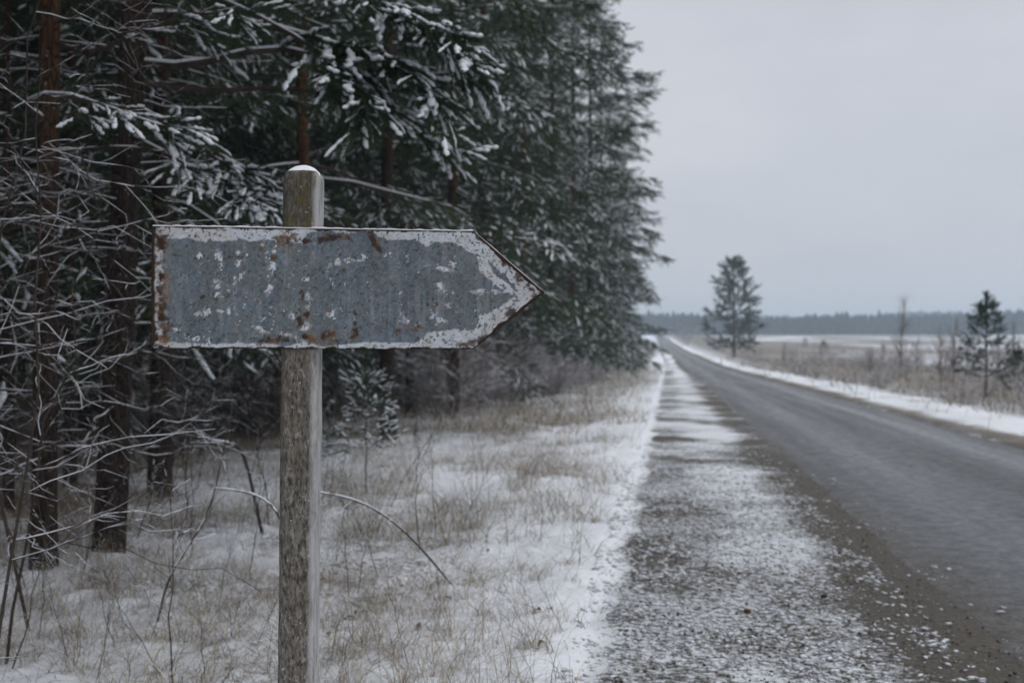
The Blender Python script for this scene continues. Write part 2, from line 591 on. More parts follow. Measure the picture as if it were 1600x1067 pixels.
def place_shoots(mbN, mbS, r, pos, d, L, key, snow_p, mat=0):
    """needle sprays into mbN, snow into mbS"""
    x = unit(d)
    up = np.array([0, 0, 1.0])
    y = unit(np.cross(up, x) + 1e-5)
    z = np.cross(x, y)
    R = np.stack([x, y, z], -1)                      # columns
    var = r.integers(0, len(PROTO[key]), len(pos))
    pn = vn(pos[:, 0] * 0.9, pos[:, 1] * 0.9, pos[:, 2] * 1.6, 7)
    sn = r.random(len(pos)) < snow_p * np.clip(1.35 - np.abs(x[:, 2]), 0, 1) * np.clip((pn - 0.28) * 3.0, 0.72 if key == 'hi' else 0.12, 1.7)
    fat = r.uniform(0.85, 1.35, len(pos))
    for v, (V, F, SV, SF) in enumerate(PROTO[key]):
        i = np.where(var == v)[0]
        if len(i):
            W = np.einsum('mij,vj->mvi', R[i], V) * L[i, None, None] + pos[i, None]
            FF = F[None] + (np.arange(len(i)) * len(V))[:, None, None]
            mbN.add(W.reshape(-1, 3), FF.reshape(-1, 3), mat)
        i = np.where((var == v) & sn)[0]
        if len(i):
            sv = SV[None] * np.stack([np.ones(len(i)), fat[i], fat[i]], 1)[:, None]
            W = np.einsum('mij,mvj->mvi', R[i], sv) * L[i, None, None] + pos[i, None]
            FF = SF[None] + (np.arange(len(i)) * len(SV))[:, None, None]
            mbS.add(W.reshape(-1, 3), FF.reshape(-1, 4), 0)


def shoots_on(r, pts, k, t0, t1, ang, planar=0.75, lift=0.0):
    p, n, _ = pts.shape
    par = np.repeat(np.arange(p), k)
    t = r.uniform(t0, t1, len(par))
    t[::k] = 1.0                                     # one at every tip
    s = t * (n - 1); i = np.minimum(s.astype(int), n - 2); f = (s - i)[:, None]
    pos = pts[par, i] * (1 - f) + pts[par, i + 1] * f
    tan = unit(pts[par, i + 1] - pts[par, i])
    side = unit(np.cross(tan, _z) + 1e-6) * np.where(r.random(len(par)) < 0.5, -1, 1)[:, None]
    rnd = unit(np.cross(tan, unit(r.normal(size=(len(par), 3)))))
    perp = unit(side * planar + rnd * (1 - planar))
    an = np.where(t >= 1.0, 0.1, ang * r.uniform(0.5, 1.3, len(par)))[:, None]
    d = tan * np.cos(an) + perp * np.sin(an)
    d[:, 2] += lift
    return pos, unit(d)


def grow_branches(r, mbW, mbN, mbS, P0, W0, shootL, key, snow_p, sec_gap=0.22, sec_len=0.36, shoot_gap=0.16, droop=-0.12, tstart=0.25, planar=0.7, bare=0.0, wood_k=5, flow=0.75):
    """foliage on primary branches given as polylines (b,n,3)"""
    V, F = tubes(P0, W0, wood_k)
    mbW.add(V, F, 1)
    snow_on(mbS, P0, W0, r, 0.004, 4, 0, 0.8, 0.7)
    Ls = np.linalg.norm(P0[:, -1] - P0[:, 0], axis=1)
    for grp in np.array_split(np.argsort(Ls), 5):
        if not len(grp):
            continue
        Lm = Ls[grp].mean()
        k = max(3, int(2 * Lm * (1 - tstart) / sec_gap))
        q, w, t = spawn(r, P0[grp], W0[grp], k, tstart, 0.98, lambda t, par: sec_len * Lm * (1.12 - t) + 0.16, 0.9, droop, 4, 0.5, planar, 0.06, 0.3)
        V, F = tubes(q, np.maximum(w, 0.0022), 3)
        mbW.add(V, F, 1)
        if bare:
            live = r.random(len(q)) > bare
            snow_on(mbS, q[~live], np.maximum(w[~live], 0.002), r, 0.0025, 3, 0, 0.6)
            q = q[live]
        if not len(q):
            continue
        l2 = np.linalg.norm(q[:, -1] - q[:, 0], axis=1).mean()
        pos, d = shoots_on(r, q, max(2, int(2 * l2 / shoot_gap)), 0.15, 1.0, flow, 0.8)
        pos2, d2 = shoots_on(r, P0[grp], max(2, int(Lm / shoot_gap)), 0.45, 1.0, 0.7, 0.6)
        pos = np.concatenate([pos, pos2]); d = np.concatenate([d, d2])
        place_shoots(mbN, mbS, r, pos, d, shootL * r.uniform(0.65, 1.25, len(pos)), key, snow_p)


def trunk_mesh(r, name, H, r0, mat, k=18, rings=40, lean=(0, 0), flare=0.35, wob=0.05, top=0.08):
    u = np.linspace(0, 1, rings) ** 1.25
    z = u * H - 0.25
    rad = r0 * (1 - (1 - top) * u ** 0.9) * (1 + flare * np.exp(-u * H / 0.22))
    x = lean[0] * u * H + wob * (vn(u * 5, u * 0, s=int(r.integers(1e6))) - 0.5) * min(1, H / 5)
    y = lean[1] * u * H + wob * (vn(u * 5, u * 0 + 7, s=int(r.integers(1e6))) - 0.5) * min(1, H / 5)
    c = np.stack([x, y, z], 1)
    V, F = tubes(c[None], rad[None], k)
    Vr = V.reshape(rings, k, 3)
    sd = int(r.integers(1e6))
    ang = np.arange(k) / k * 6.283
    bump = 1 + 0.16 * (fbm(np.cos(ang)[None] * 2.2 + 0 * z[:, None], np.sin(ang)[None] * 2.2 + 0 * z[:, None], z[:, None] * 1.6 + 0 * ang[None], 3, sd) - 0.5)
    Vr = c[:, None] + (Vr - c[:, None]) * bump[..., None]
    me = make_mesh(name, Vr.reshape(-1, 3), [F], [mat], None, True)
    return me, c, rad


def whorl_branches(r, c, rad, zb, zt, dz, nb, Lf, e0, e1, droop, n=6, br=0.016):
    """primary branches leaving the trunk; c: trunk centreline"""
    out, wid = [], []
    z = zb
    while z < zt:
        f = (z - zb) / max(zt - zb, 1e-3)
        a0 = r.uniform(0, 6.283)
        for j in range(max(1, int(round(nb * r.uniform(0.7, 1.25))))):
            a = a0 + j * 6.283 / nb + r.normal(0, 0.25)
            zz = z + r.uniform(-0.5, 0.5) * dz
            L = Lf(zz) * r.uniform(0.45, 1.25)
            p0 = np.array([np.interp(zz, c[:, 2], c[:, 0]), np.interp(zz, c[:, 2], c[:, 1]), zz])
            el = e0 + (e1 - e0) * f + r.normal(0, 0.08)
            u = np.linspace(0, 1, n)
            q = p0 + np.stack([np.cos(a) * u * L, np.sin(a) * u * L, L * (math.tan(el) * u + droop * (1 - 0.6 * f) * u ** 2 + 0.10 * u ** 4)], 1)
            q[1:] += r.normal(0, 0.025, (n - 1, 3)) * L * u[1:, None]
            out.append(q)
            wid.append((br * (L / 2.5) ** 0.7 + 0.004) * (1 - 0.75 * u))
        z += dz * r.uniform(0.75, 1.25)
    return np.array(out), np.array(wid)


class Tree:
    """shared meshes for one kind of tree: trunk, crown (wood + needles), snow"""
    def __init__(self, trunk, crown, snow):
        self.trunk, self.crown, self.snow = trunk, crown, snow

    def place(self, name, loc, rz, sc, label, cat='tree', group=None):
        e = bpy.data.objects.new(name, None)
        scene.collection.objects.link(e)
        e.empty_display_size = 0.3
        e.location = loc
        e.rotation_euler = (0, 0, rz)
        e.scale = (sc, sc, sc)
        tag(e, label, cat, group)
        if self.trunk: link('trunk', self.trunk, e)
        if self.crown:
            c = link('crown', self.crown, e)
            if self.snow: link('snow', self.snow, c)['kind'] = 'stuff'
        return e


def fir(seed, H, zb, R, r0, shootL, key, snow_p, dz, nb, sec_gap=0.3, shoot_gap=0.28, full=0.5, dead=0, bark='bark', zsplit=None, droop=-0.32):
    r = np.random.default_rng(seed)
    tm, c, rad = trunk_mesh(r, 'trunk', H, r0, M[bark], 14, 36)
    mb, sn = MB(), MB()
    Lf = lambda z: R * min(1.0, max(0.04, (H - z) / (full * H))) ** 0.85
    P0, W0 = whorl_branches(r, c, rad, zb, H - 0.2, dz, nb, Lf, -0.12, 0.75, droop)
    hi = P0[:, 0, 2] > (zsplit or 1e9)
    grow_branches(r, mb, mb, sn, P0[~hi], W0[~hi], shootL, key, snow_p, sec_gap, 0.34, shoot_gap, -0.30, 0.2, 0.92, 0.0, 5, 0.5)
    if hi.any():
        grow_branches(r, mb, mb, sn, P0[hi], W0[hi], 0.6, 'lo', snow_p, 0.5, 0.36, 0.42, -0.18, 0.22)
    if dead:
        P1, W1 = whorl_branches(r, c, rad, 1.2, zb, dead, 2, lambda z: 1.4, 0.02, 0.1, -0.2, 6, 0.008)
        V, F = tubes(P1, W1, 4); mb.add(V, F, 1)
        snow_on(sn, P1, W1, r, 0.0022, 3, 0, 0.4)
        q, w, _ = spawn(r, P1, W1, 5, 0.2, 1, 0.45, 0.8, -0.1, 4, 0.5, 0.5, 0.1)
        V, F = tubes(q, w, 3); mb.add(V, F, 1)
        snow_on(sn, q, w, r, 0.002, 3, 0, 0.25)
    return Tree(tm, mb.mesh('crown', [M['needles'], M['twig']]), sn.mesh('snow', [M['snow']], True)), mb.tris() + sn.tris()


# ================================================================== GROUND
def smooth_noise(x, y):
    return fbm(x, y, o=3, s=3) - 0.5


def edge_left(Y):      # wobbling inner border of the snowy verge
    return -0.36 + 0.22 * (fbm(Y * 0.9, Y * 0 + 2.0, o=3, s=5) - 0.5) + 0.10 * (fbm(Y * 4, Y * 0 + 5, o=2, s=6) - 0.5)


def zg(X, Y):
    X = np.asarray(X, float); Y = np.asarray(Y, float)
    xr = X - roff(Y)
    z = zprof(Y) + 0.0
    lip = edge_left(Y)
    near = ss(140, 20, Y)
    z = z + 0.055 * ss(lip + 0.02, lip - 0.16, xr) * (1 - 0.5 * ss(-0.8, -2.0, xr))
    left = ss(-0.5, -1.6, xr)
    z = z + left * (0.16 * smooth_noise(X * 0.55, Y * 0.55) + 0.05 * smooth_noise(X * 2.1 + 9, Y * 2.1)) - 0.03 * ss(-1.2, -2.6, xr)
    z = z + ss(-0.25, -0.6, xr) * near * (0.085 * (fbm(X * 4.5, Y * 4.5, o=3, s=21) - 0.5) + 0.034 * (fbm(X * 17, Y * 17, o=2, s=22) - 0.5))
    z = z - 0.045 * ss(1.55, 2.1, xr) * ss(5.75, 5.4, xr)
    z = z + 0.05 * ss(5.6, 6.3, xr) - 0.30 * ss(8.2, 10.2, xr) + 0.18 * ss(11, 14, xr)
    z = z + ss(6, 9, xr) * 0.22 * smooth_noise(X * 0.21 + 4, Y * 0.21)
    z = z + ss(25, 80, np.abs(xr)) * 0.8 * smooth_noise(X * 0.02, Y * 0.02)
    g = ss(-0.42, -0.2, xr) * ss(1.75, 1.4, xr) * near
    z = z + g * (0.030 * (fbm(X * 3.2, Y * 3.2, o=3, s=31) - 0.5) + 0.014 * (fbm(X * 21, Y * 21, o=2, s=32) - 0.5))
    return z


def G(px, py):
    """ground point seen at a photo pixel"""
    d = _f + (px - 800) / FPX * _r - (py - 533.5) / FPX * _u
    lo = 2.0
    for t in np.geomspace(2.5, 1500, 1500):
        p = EYE + d * t
        if p[2] < zprof(p[1]):
            lo = t
            break
        lo = t
    p = EYE + d * lo
    return np.array([p[0], p[1], float(zg(p[0], p[1]))])


def build_ground():
    ys = [-60, -30, -12, -4, 0, 2, 3.2]
    y = 3.6
    while y < 70:
        ys.append(y); y += 0.0085 * y
    while y < 2600:
        ys.append(y); y *= 1.045
    ys = np.array(ys)
    xs = np.concatenate([-np.geomspace(1500, 12, 26), np.arange(-10, -5, 0.25), np.arange(-5, 1.9, 0.034), np.arange(1.9, 5.5, 0.4), np.arange(5.5, 9, 0.1), np.arange(9, 20, 0.5), np.geomspace(20.5, 1800, 26)])
    nx, ny = len(xs), len(ys)
    xx = xs[None, :] + roff(ys)[:, None]
    yy = np.broadcast_to(ys[:, None], xx.shape)
    zz = zg(xx, yy)
    V = np.stack([xx, yy, zz], -1).reshape(-1, 3)
    i = np.arange(nx * ny).reshape(ny, nx)
    F = np.stack([i[:-1, :-1], i[:-1, 1:], i[1:, 1:], i[1:, :-1]], -1).reshape(-1, 4)
    xr = xs[None, :] + 0 * yy
    el = edge_left(yy)
    grav = ss(el - 0.05, el + 0.10, xr) * ss(6.0, 5.6, xr)
    # how much of the ground is under snow
    patch = fbm(xx * 0.7, yy * 0.7, o=3, s=41)
    sn = np.full(xx.shape, 0.84)
    sn = sn - 0.22 * ss(0.46, 0.70, patch) * ss(-0.9, -1.8, xr) - 0.06 * ss(-0.9, -1.8, xr)                    # open litter in the verge
    sn = sn + 0.30 * ss(-1.5, -0.7, xr) * (xr < 0)                                  # clean snow by the shoulder
    sn = sn - 0.36 * ss(-4.5, -7.5, xr)                                                # forest floor
    far = ss(7, 16, yy)
    tgt = 0.475 + 0.09 * np.exp(-((xr - 0.72) / 0.42) ** 2) + 0.03 * far - 0.32 * ss(0.95, 1.45, xr) * (1 - 0.5 * far)
    tgt = tgt + 0.30 * (fbm(xx * 1.3, yy * 0.9, o=3, s=43) - 0.5) + 0.26 * far * (fbm(xx * 0.8, yy * 0.9, o=4, s=44) - 0.5) * 2
    sn = sn * (1 - grav) + tgt * grav
    right = ss(5.55, 5.9, xr)
    gz = ss(7.6, 8.8, xr) * ss(40, 18, xr)
    rt = 0.63 - 0.13 * gz + 0.34 * (fbm(xx * 1.2, yy * 0.5, o=3, s=46) - 0.5) * ss(10, 8, xr) - 0.12 * ss(40, 20, xr) * ss(10, 14, xr) - 0.42 * ss(6.5, 5.6, xr)
    rt = rt + 0.55 * (fbm(xx * 0.05, yy * 0.02, o=4, s=45) - 0.5) * ss(12, 25, xr) - 0.13 * ss(15, 30, xr)
    rt = rt - 0.02 * ss(200, 450, yy)
    sn = sn * (1 - right) + rt * right
    mask = np.stack([sn, grav, 0 * sn], -1).reshape(-1, 3)
    me = make_mesh('ground', V, [F], [M['ground']], None, True, {'mask': ('FLOAT_VECTOR', mask)})
    tag(link('ground', me), 'snow dusted ground with litter and gravel beside the road', kind='structure')


def road_left(Y):
    return 1.62 + 0.16 * (fbm(Y * 0.8, Y * 0 + 1, o=3, s=51) - 0.5) + 0.06 * (fbm(Y * 6, Y * 0 + 1, o=2, s=52) - 0.5)


def build_road():
    ys = [-60, -20, -5, 0, 2]
    y = 3.2
    while y < 60:
        ys.append(y); y += 0.012 * y
    while y < 1200:
        ys.append(y); y *= 1.03
    ys = np.array(ys)
    u = np.concatenate([np.linspace(0, 0.12, 14), np.linspace(0.14, 1, 34)])
    l = road_left(ys); rr = 5.66 + 0.22 * (fbm(ys * 0.7, ys * 0 + 3, o=3, s=53) - 0.5)
    xr = l[:, None] * (1 - u) + rr[:, None] * u
    yy = np.broadcast_to(ys[:, None], xr.shape)
    xx = xr + roff(yy)
    zz = zprof(yy) - 0.020 + 0.075 * np.sin(np.clip(u, 0, 1) * math.pi)[None] ** 0.6 + 0.006 * (fbm(xx * 3, yy * 3, o=3, s=54) - 0.5)
    zz = zz - 0.03 * (u[None] < 1e-6) - 0.05 * (u[None] > 0.9999)
    V = np.stack([xx, yy, zz], -1).reshape(-1, 3)
    ny, nx = xr.shape
    i = np.arange(nx * ny).reshape(ny, nx)
    F = np.stack([i[:-1, :-1], i[:-1, 1:], i[1:, 1:], i[1:, :-1]], -1).reshape(-1, 4)
    track = np.exp(-((xr - 2.65) / 0.40) ** 2) * 0.8 + np.exp(-((xr - 4.6) / 0.36) ** 2) * 1.15
    dirt = ss(2.5, 1.62, xr) * (0.55 + 0.55 * ss(13, 6, yy)) + 0.55 * ss(5.2, 5.6, xr) + 0.42 * np.exp(-((xr - 3.75) / 0.36) ** 2) + 0.5 * (fbm(xx * 1.1, yy * 0.35, o=4, s=55) - 0.5)
    mask = np.stack([track, dirt, 0 * dirt], -1).reshape(-1, 3)
    me = make_mesh('road', V, [F], [M['road']], None, True, {'mask': ('FLOAT_VECTOR', mask)})
    tag(link('road', me), 'worn grey asphalt road running to the horizon', kind='structure')


build_ground()
build_road()

# ------------------------------------------------------------------ far wood across the field
def build_far_wood():
    r = np.random.default_rng(61)
    mb = MB()
    for (y0, y1, x0, x1, n, h, hv) in ((690, 770, -120, 420, 2300, 12.6, 4.0), (1150, 1250, -160, 600, 1500, 20.5, 6.0)):
        X = r.uniform(x0, x1, n); Y = r.uniform(y0, y1, n) + 25 * (fbm(X * 0.01, X * 0, o=2, s=3) - 0.5)
        Hh = h + hv * (fbm(X * 0.012, X * 0 + 3, o=3, s=9) - 0.5) * 2 + r.normal(0, 1.3, n) + 0.004 * np.clip(X, 0, 400)
        Z = zg(X, Y)
        k, lv = 6, 4
        for j in range(lv):
            zb = Z + Hh * (0.08 + 0.22 * j); zt = Z + Hh * np.minimum(1.0, 0.42 + 0.22 * j)
            R = Hh * 0.21 * (1 - 0.2 * j) * r.uniform(0.8, 1.2, n)
            ph = np.arange(k) / k * 6.283 + r.uniform(0, 6.28, (n, 1))
            rr = R[:, None] * r.uniform(0.6, 1.25, (n, k))
            ring = np.stack([X[:, None] + rr * np.cos(ph), Y[:, None] + rr * np.sin(ph), zb[:, None] + r.uniform(-0.06, 0.06, (n, k)) * Hh[:, None]], -1)
            ap = np.stack([X, Y, zt], -1)[:, None]
            V = np.concatenate([ring, ap], 1)
            a = np.arange(k)
            t = np.stack([a, (a + 1) % k, np.full(k, k)], 1)
            F = t[None] + (np.arange(n) * (k + 1))[:, None, None]
            mb.add(V.reshape(-1, 3), F.reshape(-1, 3), 0)
    tag(link('far_wood', mb.mesh('far_wood', [M['far']])), 'long dark conifer wood along the horizon beyond the field', 'wood', kind='stuff')


build_far_wood()

# ================================================================== SIGNPOST
DB = 3.14
bl_t, bl_b = P(238, 354, DB), P(238, 544, DB)
dr = DB / 0.966
sr_t, sr_b = P(741, 362.5, dr), P(738, 545.5, dr)


def build_sign():
    root = bpy.data.objects.new('signpost', None)
    scene.collection.objects.link(root)
    root.empty_display_size = 0.2
    base = P(463.5, 1352, 3.235)
    base[2] = float(zg(base[0], base[1]))
    root.location = base
    tag(root, 'arrow signpost with peeling blank board on a weathered post in the foreground', 'signpost')
    top = P(475, 268, 3.235)
    # ---- post
    w, dp, ch = 0.0505, 0.052, 0.015
    sec = np.array([[-w, -dp + ch], [-w + ch, -dp], [w - ch * 1.2, -dp], [w, -dp + ch * 1.2], [w, dp - ch], [w - ch, dp], [-w + ch, dp], [-w, dp - ch]])
    # refine the section
    pts = []
    for a, b in zip(sec, np.roll(sec, -1, 0)):
        k = max(2, int(np.linalg.norm(b - a) / 0.010))
        for t in np.arange(k) / k:
            pts.append(a + (b - a) * t)
    sec = np.array(pts)
    n = 130
    Lp = top[2] - base[2]
    zz = np.concatenate([[-0.3], np.linspace(0.0, Lp - 0.022, n), [Lp - 0.012, Lp - 0.004, Lp + 0.001]])
    sc = np.concatenate([np.ones(n + 1), [0.95, 0.84, 0.66]])
    ax = (top - base) / Lp
    ca, sa = math.cos(YAW - 0.04), math.sin(YAW - 0.04)
    X = sec[:, 0] * ca - sec[:, 1] * sa
    Y = sec[:, 0] * sa + sec[:, 1] * ca
    V = np.stack([X[None] * sc[:, None] + ax[0] * zz[:, None], Y[None] * sc[:, None] + ax[1] * zz[:, None], zz[:, None] + 0 * X[None]], -1)
    nrm = unit(np.stack([X, Y, 0 * X], 1))
    off = 0.0036 * (fbm(X[None] * 40 + 0 * zz[:, None], Y[None] * 40 + 0 * zz[:, None], zz[:, None] * 12 + 0 * X[None], 3, 71) - 0.5)
    off += 0.004 * (fbm(X[None] * 9 + 0 * zz[:, None], Y[None] * 9 + 0 * zz[:, None], zz[:, None] * 2.5 + 0 * X[None], 2, 72) - 0.5)
    V = V + off[..., None] * nrm[None]
    k = len(sec); m = len(zz)
    i = np.arange(k * m).reshape(m, k)
    F = np.stack([i[:-1], np.roll(i, -1, 1)[:-1], np.roll(i, -1, 1)[1:], i[1:]], -1).reshape(-1, 4)
    Vf = np.concatenate([V.reshape(-1, 3), [[ax[0] * Lp, ax[1] * Lp, Lp + 0.002]]])
    cap = np.stack([i[-1], np.roll(i[-1], -1), np.full(k, k * m)], 1)
    post = link('post', make_mesh('post', Vf, [F, cap], [M['post']], None, True), root)
    # ---- snow cap: a dome over the bevelled top
    rr = np.linspace(1, 0, 8)
    VV = []
    for q in rr:
        hgt = Lp - 0.013 + 0.029 * (1 - q ** 2.6)
        s = (0.955 * q + 1e-4)
        xx = X * s; yy = Y * s
        zz_ = hgt + 0.004 * (fbm(xx * 55, yy * 55, o=2, s=73) - 0.5) - (0.010 * fbm(np.arange(k) * 0.6, np.arange(k) * 0.0, o=2, s=74) if q == 1 else 0)
        VV.append(np.stack([xx + ax[0] * Lp, yy + ax[1] * Lp, zz_], 1))
    i = np.arange(8 * k).reshape(8, k)
    F = np.stack([i[:-1], np.roll(i, -1, 1)[:-1], np.roll(i, -1, 1)[1:], i[1:]], -1).reshape(-1, 4)
    link('snow_cap', make_mesh('snow_cap', np.concatenate(VV), [F], [M['snow']], None, True), post)

    # ---- board: thin sheet in the plane through the measured corners
    mid_l, mid_r = (bl_t + bl_b) / 2, (sr_t + sr_b) / 2
    u = mid_r - mid_l
    Ls = np.linalg.norm(u); u /= Ls
    vv = unit((bl_t - bl_b)); vv = unit(vv - u * (vv @ u))
    nn = np.cross(u, vv)                      # towards the camera
    if nn @ (EYE - mid_l) < 0:
        nn = -nn
    Hl, Hr = np.linalg.norm(bl_t - bl_b), np.linalg.norm(sr_t - sr_b)
    H = (Hl + Hr) / 2
    Lt = Ls * (848 - 238) / (740 - 238) * 1.012      # out to the tip
    NX, NY = 430, 134
    s = np.linspace(0, Lt, NX)
    s[np.argmin(np.abs(s - Ls))] = Ls
    half = np.where(s <= Ls, H / 2, H / 2 * np.clip((Lt - s) / (Lt - Ls), 0.004, 1))
    cen = np.where(s <= Ls, 0, -0.004 * (s - Ls) / (Lt - Ls))
    tt = np.linspace(-1, 1, NY)
    Sg = np.broadcast_to(s[:, None], (NX, NY))
    Tg = cen[:, None] + half[:, None] * tt[None]
    # texture space = photo pixels
    px = 238 + Sg / Lt * 610
    py = 449.5 + 4.5 * np.clip((px - 238) / 504, 0, 1) - Tg / H * 188
    er = (fbm(px / 26, py / 26, o=5, s=81) - 0.5)        # ragged paint edges
    e2 = (fbm(px / 6, py / 6, o=4, s=82) - 0.5)
    e3 = (fbm(px / 2.4, py / 2.4, o=2, s=83) - 0.5)
    rag = er * 16 + e2 * 8
    topd = half[:, None] * (1 - tt[None]) / H * 188           # px below upper edge
    botd = half[:, None] * (1 + tt[None]) / H * 188
    lefd = px - 238
    arrow = px > 742
    cosd = 0.735
    du = np.where(arrow, topd * cosd, np.minimum(topd, np.hypot(np.maximum(742 - px, 0) * 0.55, topd)))
    db = np.where(arrow, botd * cosd, botd)
    wid_t = np.interp(px, [238, 300, 345, 400, 462, 474, 490, 548, 552, 575, 582, 600, 640, 662, 675, 700, 742, 760, 800, 848], [20, 21, 26, 20, 24, 10, 4, 8, 2, 2, 12, 16, 16, 28, 22, 22, 44, 47, 40, 22])
    p_top = wid_t * 0.9 - du + rag * 0.75
    wid_b = np.interp(px, [238, 262, 420, 440, 470, 495, 510, 560, 640, 662, 700, 742, 770, 800, 830, 848], [8, 8, 8, 3, 12, 4, 3, 9, 9, 24, 30, 34, 26, 24, 22, 14])
    p_bot = wid_b - db + rag * np.where(px > 650, 0.8, 0.35)
    p_left = 17 - lefd + rag * 0.6
    paint = np.maximum.reduce([p_top, p_bot, p_left])

    def blob(cx, cy, rx, ry, rot=0.0):
        c, sn_ = math.cos(rot), math.sin(rot)
        dx, dy = px - cx, py - cy
        return 1 - np.hypot((dx * c + dy * sn_) / rx, (-dx * sn_ + dy * c) / ry)
    patches = [(337, 402, 8, 10, 0), (340, 418, 6, 8, 0), (337, 440, 7, 14, 0), (336, 462, 6, 8, 0), (368, 397, 5, 6, 0), (368, 413, 5, 8, 0), (372, 430, 6, 9, 0), (422, 392, 4, 8, .3), (420, 420, 6, 12, .3), (416, 450, 5, 14, .4),
               (405, 371, 5, 14, 0), (474, 466, 7, 9, 0), (475, 482, 7, 7, 0), (471, 513, 10, 12, 0), (451, 494, 6, 6, 0), (510, 492, 9, 8, 0), (488, 491, 7, 3, 0), (506, 416, 5, 10, .2), (520, 410, 6, 6, 0), (537, 407, 9, 6, 0), (557, 403, 8, 6, 0), (472, 437, 8, 4, 0),
               (620, 491, 7, 6, 0), (626, 502, 8, 7, 0), (682, 449, 9, 8, .5), (692, 478, 7, 9, -.4), (700, 414, 9, 5, 0), (660, 415, 18, 1.6, -.1), (690, 421, 16, 4, .2), (742, 456, 18, 5, 0), (765, 456, 16, 5, 0), (783, 456, 9, 3, 0), (680, 500, 14, 5, .3), (672, 493, 8, 12, .2),
               (617, 459, 6, 2, -.7), (546, 495, 3, 14, .1), (300, 529, 32, 4, -.09), (265, 512, 16, 3, .3), (315, 488, 12, 9, 0), (352, 487, 16, 6, 0), (405, 517, 14, 6, .4), (445, 527, 14, 8, 0), (468, 533, 16, 6, 0), (310, 400, 4, 10, 0)]
    band = paint.copy()
    for b in patches:
        paint = np.maximum(paint, blob(*b) * 8 + e2 * 15 + e3 * 7 - 2.8)
    # streaky flecks where letters once were
    fl = fbm(px / 9, py / 22, o=4, s=84) * 0.6 + fbm(px / 3.2, py / 3.2, o=3, s=85) * 0.5
    zone = np.exp(-((px - 345) / 60) ** 2 - ((py - 460) / 50) ** 2) + np.exp(-((px - 425) / 45) ** 2 - ((py - 445) / 60) ** 2) + 0.8 * np.exp(-((px - 690) / 40) ** 2 - ((py - 465) / 50) ** 2) + 0.25
    paint = np.maximum(paint, (fl - 0.825 + 0.06 * np.clip(zone, 0, 1)) * 60)
    # bare streak inside the upper arrow paint, pinholes in the paint
    streak = 1 - np.abs((py - 402) - (px - 742) * 0.80 + 22 * er + 9 * e2) / np.clip(9 + 16 * e2, 2, 20)
    paint = np.where((px > 735) & (px < 800), paint - np.clip(streak, 0, 1) * 60 * ss(735, 750, px) * (fbm(px / 14, py / 14, o=3, s=86) > 0.44), paint)
    pin = fbm(px / 4.2, py / 4.2, o=3, s=87)
    paint = np.where(pin > 0.70, -3, paint)
    pm = ss(-1.3, 1.3, paint) * np.where(band > -1.5, 1.0, 0.45 + 0.75 * ss(0.35, 0.65, fbm(px / 8, py / 8, o=3, s=101)))
    # rust
    edge = np.minimum.reduce([du, db, lefd * 1.0])
    rn = fbm(px / 16, py / 16, o=5, s=88)
    rust = ss(0, 1, (7.5 - lefd + 6 * (rn - 0.5)) / 3)
    rust = np.maximum(rust, ss(0.36, 0.52, rn + 0.3 * e2 - np.abs(lefd - 13) / 70) * ss(30, 17, lefd))
    rust = np.maximum(rust, ss(1.2, 0, np.where(arrow, np.minimum(du, db), 99) - 4.5 - 10 * (rn - 0.5)))
    rust = np.maximum(rust, ss(1.0, 0, du - 1.8 - 7 * (rn - 0.5)))
    rust = np.maximum(rust, ss(1.0, 0, db - 1.4 - 9 * (rn - 0.5)))
    for b in [(742, 537, 22, 12, 0), (724, 540, 26, 6, 0), (798, 489, 14, 12, -.6), (806, 432, 9, 10, .6), (786, 412, 8, 5, .7), (826, 452, 12, 5, .7), (838, 464, 12, 8, -.6), (575, 372, 5, 14, -.4), (584, 388, 5, 7, -.6), (440, 372, 17, 9, 0), (510, 527, 14, 9, .1), (474, 491, 5, 9, 0),
              (462, 503, 5, 12, 0), (478, 529, 22, 7, 0), (545, 523, 5, 9, .5), (520, 371, 26, 5, .1), (500, 375, 24, 5, 0), (440, 530, 26, 6, .2), (466, 462, 4, 10, 0), (855 - 110, 372, 4, 10, -.7), (252, 385, 9, 16, .2), (252, 460, 6, 24, 0), (258, 505, 10, 24, 0), (252, 530, 12, 10, 0)]:
        rust = np.maximum(rust, ss(-0.15, 0.65, blob(*b) + e2 * 2.6 + er * 1.0) * 0.9)
    for b in [(421, 404, 6, 6), (530, 423, 3.2, 4), (547, 490, 3.5, 9), (547, 508, 3, 6), (507, 486, 4, 3), (314, 464, 4, 4), (336, 467, 4, 4), (274, 401, 7, 3), (402, 390, 6, 4), (370, 402, 6, 2.5), (357, 403, 6, 2), (406, 534, 10, 5), (425, 532, 16, 6), (615, 517, 4, 4), (613, 523, 3, 4), (648, 512, 8, 3), (642, 516, 6, 3), (676, 475, 2, 4)]:
        rust = np.maximum(rust, ss(-0.1, 0.6, blob(*b) + e2 * 1.8) * 0.85)
    rust = np.maximum(rust, ss(0.755, 0.79, fbm(px / 3, py / 3, o=2, s=89)) * 0.8)
    dark = ss(0.34, 0.56, fbm(px / 9, py / 9, o=4, s=90) + 0.4 * ss(9, 3, edge))
    orange = np.array([0.165, 0.08, 0.032]); brown = np.array([0.035, 0.018, 0.011])
    mt = fbm(px / 30, py / 45, o=5, s=91)
    mg = fbm(px / 3.0, py / 3.0, o=3, s=92)
    m2 = fbm(px / 7, py / 9, o=4, s=97)
    spk = ss(0.60, 0.74, fbm(px / 2.6, py / 2.6, o=2, s=99))
    metal = np.array([0.145, 0.176, 0.203])[None, None] * (0.60 + 0.42 * mt + 0.62 * (mg - 0.5) + 0.55 * (m2 - 0.5) + 0.30 * spk)[..., None]
